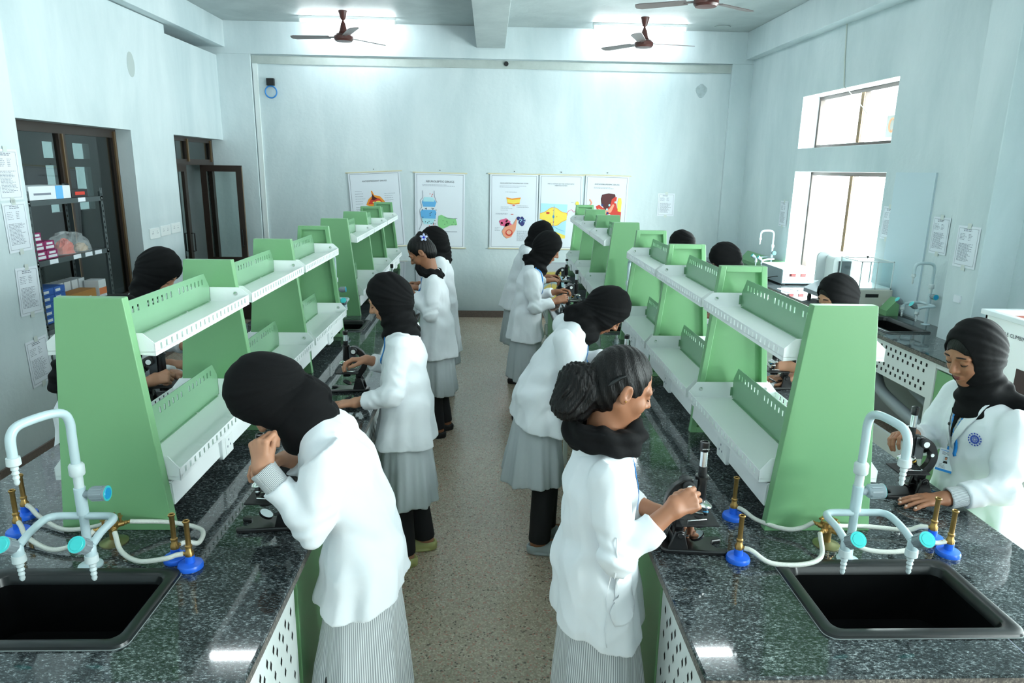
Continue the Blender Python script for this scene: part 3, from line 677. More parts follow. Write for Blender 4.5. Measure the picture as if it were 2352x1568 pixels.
poster(-1.585, .71, R(-3.2), ['ANTIDEPRESSANT DRUGS'], .029, 'leftmost white poster, titled antidepressant drugs, hanging slightly crooked',
  [('brain_slice_outline', 'orange', [[(-.14, -.44), (-.10, -.36), (-.05, -.32), (-.06, -.25), (-.045, -.25), (-.02, -.31), (.06, -.33), (.12, -.40), (.11, -.45), (.02, -.44), (-.06, -.47)]]),
   ('brain_slice', 'red', [[(-.11, -.43), (-.07, -.36), (-.02, -.34), (.05, -.36), (.09, -.41), (.0, -.43)]]), ('brain_slice_core', 'dark', [[(-.06, -.37), (-.045, -.29), (-.02, -.33), (.02, -.36), (-.03, -.38)]]),
   ('bright_spot', 'yellow', [blob(.03, -.405, .035, .018), blob(-.03, -.41, .02, .012)])],
  lines=((-.28, -.14, -.44, -.24, 6, 1), (.12, .27, -.40, -.28, 4, 2), (-.28, -.1, -.55, -.46, 4, 3)))
poster(-.682, .685, R(.6), ['NEUROLEPTIC DRUGS'], .039, 'white poster titled neuroleptic drugs, second from the left',
  [('synapse_bulb', 'blue', [[(-.25, -.40), (-.23, -.36), (-.08, -.36), (-.05, -.40), (-.07, -.46), (-.23, -.46)], [(-.27, -.53), (-.25, -.50), (-.07, -.50), (-.05, -.53), (-.06, -.62), (-.12, -.66), (-.22, -.66), (-.26, -.6)]]),
   ('synapse_fade', 'cyan', [[(-.23, -.36), (-.215, -.33), (-.10, -.33), (-.08, -.36), (-.08, -.39), (-.23, -.39)], [(-.25, -.62), (-.07, -.62), (-.10, -.70), (-.22, -.70)]]),
   ('cell_branch', 'green', [[(-.02, -.58), (.02, -.565), (.10, -.60), (.22, -.615), (.24, -.70), (.14, -.71), (.06, -.75), (-.01, -.76), (-.03, -.68)]]),
   ('fibre_outline', M_ink, stroke([(-.24, -.24), (-.235, -.33), (-.27, -.38), (-.25, -.46), (-.28, -.52), (-.25, -.68), (-.29, -.78)], .005)+stroke([(-.08, -.24), (-.07, -.33), (-.04, -.4)], .005)+stroke([(.0, -.79), (.12, -.795), (.24, -.795)], .005)+stroke([(.06, -.6), (.14, -.615), (.24, -.61)], .006)),
   ('dots', M_inkd, dots(-.24, -.05, -.72, -.47, 22)+dots(.04, .22, -.70, -.62, 8, .004)+dots(-.2, -.05, -.92, -.76, 14)), ('red_dots', 'red', dots(-.2, -.04, -.95, -.7, 8)+dots(-.14, -.08, -.34, -.28, 3))],
  lines=((-.24, .24, -.185, -.155, 2, 4),))
poster(.337, .665, R(.2), ['DRUGS AFFECTING THE RESPIRATORY SYSTEM'], .0185, 'white poster about the respiratory system, left of the overlapping pair',
  [('airway_wall', 'yellow', [[(-.10, -.32), (-.03, -.335), (.09, -.32), (.08, -.39), (-.0, -.40), (-.09, -.39)]]), ('airway_rim', 'orange', [[(-.105, -.315), (-.03, -.33), (.095, -.315), (.09, -.335), (-.02, -.348), (-.10, -.335)], [(-.09, -.385), (.0, -.40), (.08, -.385), (.08, -.40), (0, -.412), (-.09, -.40)]]),
   ('lung_cells', 'pink', [blob(-.12, -.66, .075, .055, 18, .12, 5), blob(-.07, -.70, .05, .04)]), ('lung_cells_dark', 'dark', dots(-.17, -.06, -.70, -.63, 5, .012)), ('muscle', 'flesh', [[(-.16, -.78), (-.12, -.72), (.0, -.68), (.04, -.60), (.05, -.62), (.03, -.76), (-.03, -.86), (-.09, -.88), (-.14, -.84)]]),
   ('muscle_core', 'red', [blob(-.06, -.80, .05, .045)]), ('muscle_light', 'pale', [blob(-.06, -.795, .035, .03)]), ('white_cell', 'navy', [blob(.12, -.64, .045, .06, 18, .15, 4), blob(.07, -.60, .025, .025)]), ('cell_core', 'cyan', dots(.08, .15, -.68, -.6, 5, .009)),
   ('red_ticks', 'red', [blob(.0, -.425, .02, .005), blob(-.02, -.545, .02, .005)])],
  lines=((-.2, .2, -.185, -.155, 2, 6), (-.12, .1, -.25, -.24, 1, 7), (-.18, -.02, -.50, -.44, 3, 8), (.04, .24, -.46, -.42, 2, 9), (-.25, -.05, -.555, -.53, 2, 10), (.05, .26, -.92, -.77, 12, 11), (-.26, -.18, -.78, -.72, 3, 12)))
poster(.985, .60, R(.3), ['DRUG ACTION ON THE SYMPATHETIC', 'NERVOUS SYSTEM'], .021, 'white poster on the sympathetic nervous system with a blue and yellow diagram',
  [('diagram_ground', 'cyan', [[(-.27, -.39), (.10, -.40), (.08, -.87), (-.29, -.86)]]), ('nerve_cell', 'yellow', [[(-.28, -.53), (-.20, -.50), (-.13, -.45), (-.06, -.45), (.02, -.50), (.10, -.52), (.095, -.61), (.03, -.64), (-.04, -.69), (-.12, -.69), (-.20, -.63), (-.28, -.60)], [(-.28, -.80), (-.18, -.77), (-.05, -.78), (.085, -.83), (.08, -.87), (-.285, -.86)]]),
   ('nerve_outline', 'orange', stroke([(-.28, -.53), (-.2, -.5), (-.13, -.45), (-.06, -.45), (.02, -.5), (.1, -.52)], .006)+stroke([(-.28, -.6), (-.2, -.63), (-.12, -.69), (-.04, -.69), (.03, -.64), (.095, -.61)], .006)),
   ('axis_line', 'blue', stroke([(-.085, -.42), (-.088, -.55), (-.09, -.70), (-.09, -.80)], .006)+[blob(-.09, -.57, .016, .02)]+stroke([(-.09, -.7), (-.02, -.74), (.07, -.77)], .005)), ('side_nerve', 'pink', stroke([(.10, -.55), (.11, -.5), (.16, -.47), (.2, -.5), (.26, -.41)], .006)),
   ('side_bulb', 'yellow', [blob(.235, -.385, .024, .03)]), ('nucleus', 'red', [blob(-.17, -.52, .025, .014)]+dots(-.13, -.04, -.72, -.48, 6, .005))],
  lines=((.15, .2, -.38, -.36, 1, 13),))
poster(1.625, .60, R(.9), ['ANTIHYPERLIPIDEMIC DRUGS'], .026, 'rightmost white poster, titled antihyperlipidemic drugs, with a red organ drawing',
  [('vessel', 'red', [[(-.14, -.42), (-.09, -.40), (-.04, -.44), (.03, -.42), (.07, -.34), (.10, -.28), (.15, -.29), (.14, -.36), (.16, -.44), (.22, -.49), (.22, -.60), (.18, -.62), (.12, -.57), (.06, -.52), (-.04, -.56), (-.10, -.53)]]), ('vessel_light', 'flesh', [[(-.11, -.44), (-.05, -.47), (.05, -.46), (.10, -.38), (.12, -.40), (.08, -.5), (-.04, -.53)], blob(.19, -.57, .025, .03)]),
   ('liver', 'dark', [[(-.06, -.26), (.03, -.24), (.12, -.25), (.13, -.28), (.08, -.32), (.06, -.42), (.0, -.47), (-.06, -.40), (-.075, -.32)]]), ('gut', 'yellow', [[(.17, -.30), (.21, -.30), (.22, -.36), (.215, -.49), (.17, -.48), (.16, -.38)]]), ('small_vessel', 'flesh', stroke([(-.23, -.33), (-.20, -.38), (-.23, -.42), (-.22, -.47)], .018)),
   ('white_globules', 'cyan', [blob(.05, -.40, .014, .016), blob(.02, -.46, .014, .016), blob(.13, -.36, .012, .014)]), ('dark_globules', 'navy', [blob(-.035, -.50, .018, .02), blob(.03, -.51, .016, .018), blob(-.05, -.40, .014, .014)])],
  lines=((-.18, .18, -.185, -.155, 2, 14),))
def paper(M, w_, h, label, seed, sleeve=False, group='notices taped on the walls'):
    """M: local x right, y up, z out of the wall; origin at the sheet's centre"""
    p = MB(); flat(p, M, [(-w_/2, -h/2), (w_/2, -h/2), (w_/2, h/2), (-w_/2, h/2)], 0, .0030); flat(p, M, [(-w_/2, -h/2), (-w_/2, h/2), (w_/2, h/2), (w_/2, -h/2)], 0, .002)
    g = w_*.07
    for a in ((-w_/2+g, w_/2-g, h/2-g-.002, h/2-g), (-w_/2+g, w_/2-g, -h/2+g, -h/2+g+.002), (-w_/2+g, -w_/2+g+.002, -h/2+g, h/2-g), (w_/2-g-.002, w_/2-g, -h/2+g, h/2-g)):
        flat(p, M, [(a[0], a[2]), (a[1], a[2]), (a[1], a[3]), (a[0], a[3])], 1, .004)
    L = []; text_lines(L, -w_*.22, w_*.22, h*.36, h*.43, 2, seed, 1, .005); text_lines(L, -w_*.36, -w_*.02, h*.15, h*.32, 5, seed+1, 1, .003); text_lines(L, w_*.02, w_*.2, h*.15, h*.32, 5, seed+2, 1, .003); text_lines(L, -w_*.36, w_*.34, -h*.36, h*.08, 16, seed+3, 1, .003)
    for poly, mi in L: flat(p, M, poly, 1, .004)
    for s_ in (-1, 1): flat(p, M, [(-.02, s_*h/2-.02), (.02, s_*h/2-.02), (.02, s_*h/2+.02), (-.02, s_*h/2+.02)], 2, .005)
    return tag(p.build('wall_notice', [M_paper, M_ink, mat('tape', (206, 214, 210), .35)]), label, 'notice', group)
def on_left(y, z, x, t=0): return tr(x, y, z) @ rot('Z', R(90)) @ rot('X', R(90)) @ rot('Z', t)
def on_right(y, z, x, t=0): return tr(x, y, z) @ rot('Z', R(-90)) @ rot('X', R(90)) @ rot('Z', t)
nm = ['topmost', 'second from the top', 'third from the top', 'lowest']
for i, (y, z) in enumerate(((4.835, 1.985), (4.845, 1.64), (4.865, 1.20), (4.86, .695))):
    paper(on_left(y, z, -3.199, R((0, 1, -2, 3)[i])), .235, .33, 'printed notice taped on the left pillar, ' + nm[i], 20+i*7, group='notices on the left pillar')
paper(on_right(6.19, 1.655, 3.51+rx(6.19)-.001), .2, .29, 'printed notice just right of the lower window', 51)
paper(on_right(5.465, 1.61, 3.51+rx(5.46)-.001), .215, .29, 'printed notice in a plastic sleeve right of the blue board', 58)
paper(on_right(4.80, 1.59, 3.364), .235, .29, 'printed notice on the right pillar', 65)
paper(on_right(8.36, 1.60, 3.51+rx(8.36)-.001), .22, .30, 'faint notice on the wall left of the lower window', 72)
paper(on_back(2.465, 1.62, YB+.044), .235, .31, 'printed notice in a clear sleeve on the back wall, right of the posters', 79)
tag(MB().box(3.355, 3.366, 4.765, 4.835, 1.195, 1.245).build('wall_label', M_paper), 'tiny printed label low on the right pillar', 'label')

# ------------------------------------------------------------------ side counter on the right
def side_counter():
    t = thing('side_counter', 'granite side counter along the right wall with perforated white front', 'counter', (2.97, 3.0, 0))
    m = MB(); hol = [(3.07, 3.385, 5.08, 5.66)]
    m.holed((2.97, 3.505), (4.12, 9.74), hol, .866, .9, 'z').box(3.505, 3.62, 4.972, 9.74, .866, .9) if False else m.holed((2.97, 3.51), (4.12, 9.74), hol, .866, .9, 'z')
    m.add([(3.51, 4.12, .9), (3.51+rx(4.12), 4.12, .9), (3.51, 9.74, .9)], [(0, 1, 2)])
    m.v = [(v[0]-2.97, v[1]-3.0, v[2]) for v in m.v]; m.build('worktop', M_granite, t)
    MB().box(-.001, .002, 1.12, 6.74, .868, .894).build('raw_edge', M_gran_edge, t)
    f = .03
    # open sink bay y 4.45..6.0 with perforated apron, green door bay nearer
    m = MB().box(f-.01, f, 1.42, 3.1, .60, .866)
    for z, off in ((.82, 0), (.775, .4), (.69, 0), (.645, .4)):
        y = 1.46+off*.06
        while y < 3.06: m.add([(f-.0105, y-.01, z-.012), (f-.0105, y-.01, z+.012), (f-.0105, y+.01, z+.012), (f-.0105, y+.01, z-.012)], [(0, 1, 2, 3)], 1); y += .062
    m.build('perforated_panel', [M_apronw, M_slot], t)
    MB().box(f-.012, f+.02, 1.36, 1.42, 0, .866).box(f-.012, f+.02, 3.1, 3.16, 0, .866).box(f-.012, f+.01, 1.42, 3.1, .03, .20).box(f-.01, f, 1.125, 1.36, .83, .866).build('frame', M_apronw, t)
    d = MB().box(f-.01, f+.01, 1.125, 1.345, .06, .82).build('door', M_green, t, .003)
    h = MB(); h.tube([(f-.01, 1.30, .40), (f-.045, 1.30, .41), (f-.045, 1.30, .55), (f-.01, 1.30, .56)], .007, 8); h.build('handle', M_steel, d)
    MB().box(f+.01, .50, 3.16, 6.7, .06, .866).box(f+.01, .5, 1.13, 1.36, .06, .82).build('cabinet_body', M_apronw, t)
    MB().box(.45, .50, 1.36, 3.16, .06, .8).build('back_panel', mat('grey_board', (150, 156, 154), .7), t)
    p_ = MB(); p_.tube(bez([(.22, 2.45, .72), (.22, 2.45, .60), (.18, 2.3, .50), (.12, 2.1, .43), (.1, 1.8, .38), (.1, 1.5, .34)], 6), .045, 14); p_.tube(bez([(.3, 2.4, .68), (.28, 2.2, .6), (.25, 1.9, .5), (.22, 1.5, .42)], 5), .035, 12)
    p_.build('drain_pipe', mat('grey_plastic_pipe', (150, 160, 164), .5), t)
side_counter()
sink((3.05, 3.40, 5.06, 5.68), 'black sink in the side counter below the notices')
# green socket trunking on the counter
def trunk(y0, y1, label):
    t = thing('socket_trunking', label, 'trunking', (3.405, y0, .9)); L = y1-y0
    m = MB().prism([(0, 0), (.105, 0), (.105, .15), (.09, .15), (0, .045)], 0, L, 'y')
    m.v = [(v[0]*1.0, v[1], v[2]) for v in m.v]; m.build('housing', M_green, t)
    M_ = tr(.075, .10, .098) @ rot('Y', R(-55)) @ rot('Z', R(0))
    s_ = MB().box(-.05, .05, -.075, .075, 0, .006, 0, tr(.075, .10, .098) @ rot('Y', R(-35))); s_.build('socket_plate', M_socket, t)
    q = MB()
    for dy, dx in ((-.015, 0), (.015, 0), (0, .02)): q.box(dx-.004, dx+.004, dy-.004, dy+.004, .006, .0065, 0, tr(.075, .10, .098) @ rot('Y', R(-35)))
    q.build('pin_holes', M_ink, t)
trunk(5.72, 5.84, 'sloping green socket trunking on the side counter behind the instruments')
trunk(7.98, 9.3, 'sloping green socket trunking at the far end of the side counter')
# instruments on the side counter
t = thing('digital_meter', 'white box meter with two red digital displays on the side counter', 'instrument', (3.335, 7.33, .9))
MB().box(-.18, .18, 0, .58, .012, .17).build('case', mat('grey_case', (120, 134, 140), .45), t, .004)
MB().box(-.182, .182, .01, .575, .17, .174).build('lid', mat('white_lid', (232, 238, 240), .3), t)
fp = MB().box(-.172, .176, -.006, 0, .024, .162).build('front_panel', M_white, t, .002)
MB().box(-.10, -.03, -.008, -.006, .095, .125).box(.02, .08, -.008, -.006, .095, .125).build('display', mat('dark_display', (70, 30, 32), .2), fp)
MB().box(-.075, -.035, -.0085, -.008, .100, .120).box(.028, .075, -.0085, -.008, .100, .120).build('lit_digits', mat('red_digits', (226, 70, 70), .4, emit=((255, 40, 40), .6)), fp)
k = MB()
for x, z in ((-.14, .12), (-.14, .055), (.11, .055), (-.118, .055)): k.lathe([(.001, .012), (.007, .012), (.007, 0)], 10, tr(x, -.006, z) @ rot('X', R(90)))
k.build('knob', M_tap, fp)
ft = MB()
for x in (-.14, .14): ft.box(x-.015, x+.015, .02, .05, 0, .012); ft.box(x-.015, x+.015, .5, .53, 0, .012)
ft.build('foot', M_blackm, t)
c = MB(); c.tube(bez([(-.182, .10, .08), (-.2, .11, .08), (-.25, .2, .05), (-.28, .3, .01)], 5), .005, 6); c.build('cable', M_blackm, t)
t = thing('analyser', 'grey laboratory instrument with a rounded cover and a tilted keypad', 'instrument', (3.30, 6.45, .9))
MB().prism([(-.20, .05), (-.20, .09), (-.05, .16), (.20, .16), (.20, .02), (-.1, .02)], -.19, .22, 'y').build('base', mat('instrument_grey', (108, 112, 120), .4), t, .006)
kp = MB().box(-.09, .085, -.17, .20, 0, .004, 0, tr(-.125, 0, .127) @ rot('Y', R(-25))).build('keypad', mat('keypad_pale', (176, 184, 190), .4), t)
q = MB()
for yy, r_ in ((-.11, .016), (-.05, .016), (.02, .024)): q.tube([(.0+r_*math.cos(a), yy+r_*math.sin(a), .006) for a in [i*PI/8 for i in range(17)]], .002, 5, 0, True, True, tr(-.125, 0, .127) @ rot('Y', R(-25)))
q.build('key_ring', M_inkd, kp)
def rr_arch(x0, x1, z0, z1, r): return [(x0, z0), (x1, z0), (x1, z1-r)] + [(x1-r+r*math.cos(R(a)), z1-r+r*math.sin(R(a))) for a in (20, 45, 70, 90)] + [(x0+r-r*math.sin(R(a)), z1-r+r*math.cos(R(a))) for a in (0, 20, 45, 70, 90)]
MB().prism(rr_arch(-.10, .20, .16, .44, .05), .20, .23, 'y').build('back_cover', mat('pale_cover', (196, 204, 206), .35), t)
MB().prism(rr_arch(-.02, .20, .16, .415, .04), .04, .20, 'y').build('tower', mat('white_plastic', (214, 220, 220), .35), t, .004)
MB().box(.03, .15, .034, .041, .17, .37).build('dark_door', mat('charcoal_plastic', (52, 58, 62), .3), t)
fe = MB()
for x in (-.15, .15): fe.lathe([(.02, 0), (.014, .04), (.014, .06)], 12, tr(x, -.14, 0)); fe.lathe([(.02, 0), (.014, .04), (.014, .06)], 12, tr(x, .18, 0))
fe.build('foot', M_blackm, t)
t = thing('glass_top_instrument', 'beige instrument box with a clear glass chamber and black lid knob', 'instrument', (3.365, 5.86, .9))
MB().box(-.155, .155, 0, .40, .015, .20).build('case', mat('beige_case', (196, 196, 186), .45), t, .006)
MB().box(-.085, .03, -.002, .002, .135, .165).build('handle_recess', M_black, t)
MB().box(-.14, .14, .02, .38, .20, .44).build('glass_chamber', M_acryl, t)
ed = MB()
for x in (-.14, .14):
    for y in (.02, .38): ed.box(x-.004, x+.004, y-.004, y+.004, .2, .445)
ed.box(-.144, .144, .016, .384, .2, .215).box(-.144, .144, .016, .024, .438, .446).box(-.144, .144, .376, .384, .438, .446).box(-.144, -.136, .016, .384, .438, .446).box(.136, .144, .016, .384, .438, .446).box(-.003, .003, .016, .02, .2, .44); ed.build('chamber_frame', mat('pale_edge', (226, 234, 234), .3), t)
MB().lathe([(.004, .445), (.004, .455), (.010, .46), (.011, .472), (.003, .475)], 12, tr(.0, .2, 0)).build('lid_knob', M_black, t)
m = MB(); m.box(-.13, -.11, .05, .07, 0, .016).box(.11, .13, .05, .07, 0, .016).box(-.13, -.11, .33, .35, 0, .016).box(.11, .13, .33, .35, 0, .016); m.build('foot', M_blackm, t)
tag(MB().box(3.02, 3.16, 6.86, 7.10, .9, .903).build('paper_sheet', M_paper), 'white sheet of paper lying on the side counter', 'paper')
m = MB(); m.tube([(3.17+.035*math.cos(a), 7.02+.05*math.sin(a), .908) for a in [i*PI/12 for i in range(25)]], .006, 6); tag(m.build('cable_ring', M_socket), 'coiled white cable lying on the side counter', 'cable')
# pole climbing apparatus: white open-topped box with red rim
t = thing('climbing_apparatus', 'white box labelled pole climbing apparatus with a red inner rim at the right edge', 'apparatus', (3.30, 3.63, 0))
A = MB(); x0, x1, y0, y1 = -.30, .30, -.35, .38
A.box(x0, x0+.02, y0, y1, .5, 1.27).box(x0, x1, y1-.02, y1, .5, 1.27).box(x1-.02, x1, y0, y1, .5, 1.27).box(x0, x1, y0, y0+.02, .5, 1.27).box(x0, x1, y0, y1, .5, .52); A.build('case', M_white, t, .003)
rm = MB().holed((x0-.02, x1+.02), (y0-.02, y1+.02), [(x0+.03, x1-.03, y0+.03, y1-.03)], 1.27, 1.30, 'z'); rm.build('top_frame', mat('white_aluminium', (224, 232, 234), .35), t, .004)
MB().box(x0+.02, x1-.02, y1-.035, y1-.02, 1.16, 1.265).build('red_board', mat('red_brown_board', (146, 76, 62), .5), t)
MB().box(x0-.004, x0, -.30, .06, .78, 1.02).build('control_panel', mat('dark_brown_panel', (66, 50, 50), .4), t)
text_part('POLE CLIMBING APPARATUS', .032, tr(x0-.003, .24, 1.18) @ rot('Z', R(-90)) @ rot('X', R(90)), M_inkd, t, 'lettering', align='LEFT')
MB().box(-.28, .28, -.33, .36, .02, .5).build('stand', M_apronw, t)
c = MB(); c.tube(bez([(x0-.004, .12, .88), (x0-.03, .14, .86), (x0-.03, .12, .82), (x0-.004, .08, .80)], 5), .006, 6); c.build('cable', M_blackm, t)

# ------------------------------------------------------------------ slotted steel rack by the left window
def steel_rack():
    t = thing('slotted_rack', 'dark grey slotted-angle shelf rack in front of the left window', 'shelf', (-3.53, 5.03, 0)); dk = mat('dark_grey_steel', (66, 76, 78), .45)
    X1, Y1 = .30, .98
    for x in (0, X1):
        for y in (0, Y1):
            sx, sy = (1 if x == 0 else -1), (1 if y == 0 else -1)
            m = MB(); hs = []
            z = .05
            while z < 1.86: hs.append((min(y+sy*.012, y+sy*.024), max(y+sy*.012, y+sy*.024), z, z+.02)); z += .045
            m.holed(tuple(sorted((y, y+sy*.036))), (0, 1.9 if x == 0 else 1.84), hs, *sorted((x, x+sx*.002)), 'x'); m.box(*sorted((x, x+sx*.036)), *sorted((y, y+sy*.002)), 0, 1.9 if x == 0 else 1.84); m.build('post', dk, t)
    for z in (.35, .90, 1.37, 1.80):
        m = MB().box(.003, X1-.003, .003, Y1-.003, z-.002, z).box(X1-.003, X1, 0, Y1, z-.035, z+.002).box(.0, .003, 0, Y1, z-.035, z+.002).box(0, X1, 0, .003, z-.035, z+.002).box(0, X1, Y1-.003, Y1, z-.035, z+.002); s_ = m.build('shelf', dk, t)
        b = MB()
        for y in (.02, Y1-.02): b.lathe([(.001, .004), (.007, .003), (.007, 0)], 8, tr(X1, y, z-.015) @ rot('Y', R(90)))
        b.build('bolt', M_steel, s_)
        lb = MB()
        for k, y in enumerate((.16, .46, .62, .76) if z < 1.7 else (.62,)): lb.box(X1, X1+.002, y, y+.10, z-.03, z+.002)
        lb.build('shelf_label', M_paper, s_)
    return t
steel_rack()
def carton(name, x0, x1, y0, y1, z0, z1, m, label, cat='box', stripes=(), group=None):
    """a carton whose room-facing side (x1) carries its printed panels"""
    t = tag(MB().box(x0, x1, y0, y1, z0, z1).build(name, m, None, .002), label, cat, group)
    for (a, b, c, d, mm, nm_) in stripes:
        MB().box(x1+.0005, x1+.0015, y0+(y1-y0)*a, y0+(y1-y0)*b, z0+(z1-z0)*c, z0+(z1-z0)*d).build(nm_, mm, t)
    return t
mw = mat('carton_white', (222, 228, 232), .5); mbk = mat('carton_black', (34, 30, 34), .4); mmg = mat('carton_magenta', (142, 32, 92), .5); mbl = mat('carton_blue', (46, 96, 176), .5); mbr = mat('carton_brown', (176, 124, 62), .7); mor = mat('carton_orange', (226, 130, 80), .5)
rx0 = -3.53; ry = 5.03
carton('carton', rx0+.04, rx0+.28, ry+.07, ry+.57, 1.803, 1.90, mw, 'long white and blue carton on the top shelf of the steel rack', stripes=((.62, .80, 0, 1, P_C['blue'], 'blue_panel'), (.1, .5, .35, .5, M_ink, 'print')))
carton('carton', rx0+.06, rx0+.27, ry+.60, ry+.82, 1.803, 1.865, mbk, 'small black carton with red print beside the long white carton', stripes=((.2, .8, .3, .7, P_C['red'], 'print'),))
gm = 'magenta cartons on the second shelf'
for i, (a, b, z) in enumerate(((.06, .185, 0), (.19, .32, 0), (.06, .17, .068), (.175, .295, .068), (.06, .15, .136))):
    carton('carton', rx0+.08, rx0+.27, ry+a, ry+b, 1.373+z, 1.438+z, mmg, 'magenta carton on the second shelf, ' + ('bottom left', 'bottom right', 'middle left', 'upper right', 'topmost')[i] + ' of its pile', group=gm, stripes=((.1, .9, .15, .45, mw, 'white_panel'), (.2, .8, .6, .85, mw, 'print')))
gb = 'blue cartons on the third shelf'
for i in range(10):
    r_, c_ = divmod(i, 2)
    carton('carton', rx0+.08, rx0+.27, ry+.07+c_*.14, ry+.205+c_*.14, .903+r_*.052, .953+r_*.052, mbl, 'blue carton in the %s row up of the blue pile, %s side' % (('lowest', 'second', 'third', 'fourth', 'top')[r_], ('left', 'right')[c_]), group=gb, stripes=((.1, .55, .3, .7, mw, 'print'),))
carton('carton', rx0+.15, rx0+.28, ry+.36, ry+.74, .903, 1.07, mbr, 'brown cardboard box on the third shelf of the steel rack', stripes=((.45, .8, .55, .7, mw, 'sticker'),))
for i in range(4): carton('paper_pack', rx0+.03, rx0+.14, ry+.46+i*.1, ry+.54+i*.1, .903+(.0 if i > 2 else .0), 1.14, mw, 'white packet behind the brown box, %s from the left' % ('first', 'second', 'third', 'fourth')[i], 'packet', group='white packets on the third shelf')
carton('paper_pack', rx0+.16, rx0+.28, ry+.79, ry+.90, .903, 1.12, mw, 'white and orange packet at the right end of the third shelf', 'packet', stripes=((0, 1, .45, .7, mor, 'orange_band'), (.2, .7, .1, .35, M_ink, 'print')))
def crumple(cx, cy, z, a, b, h, seed):
    m = MB(); r_ = random.Random(seed); n, k = 18, 7; vs = []; fs = []
    for j in range(k+1):
        ph = PI/2*j/k
        for i in range(n):
            th = 2*PI*i/n; q = 1+.22*(r_.random()-.5); vs.append((cx+a*math.cos(th)*math.cos(ph)*q, cy+b*math.sin(th)*math.cos(ph)*q, z+h*math.sin(ph)*q))
    for j in range(k):
        for i in range(n): i2 = (i+1) % n; fs.append((j*n+i, j*n+i2, (j+1)*n+i2, (j+1)*n+i))
    fs.append(tuple(range(k*n, k*n+n))); m.add(vs, fs, 0, False); return m
tag(crumple(rx0+.17, ry+.62, 1.373, .11, .27, .16, 1).build('plastic_bag', M_sleeve), 'clear crumpled plastic bag holding orange goods on the second shelf', 'bag')
tag(crumple(rx0+.18, ry+.56, 1.374, .06, .09, .11, 2).build('orange_packet', mat('orange_red', (226, 84, 52), .5)), 'orange packet inside the clear bag on the second shelf', 'packet')
tag(crumple(rx0+.19, ry+.76, 1.374, .05, .07, .06, 4).build('cream_packet', mat('cream_goods', (206, 180, 150), .6)), 'cream packet inside the clear bag on the second shelf', 'packet')
tag(crumple(rx0+.295, ry+.44, .903, .07, .11, .10, 3).build('plastic_bag', mat('grey_film', (150, 152, 150), .3)), 'grey crumpled plastic bag in front of the brown box', 'bag')

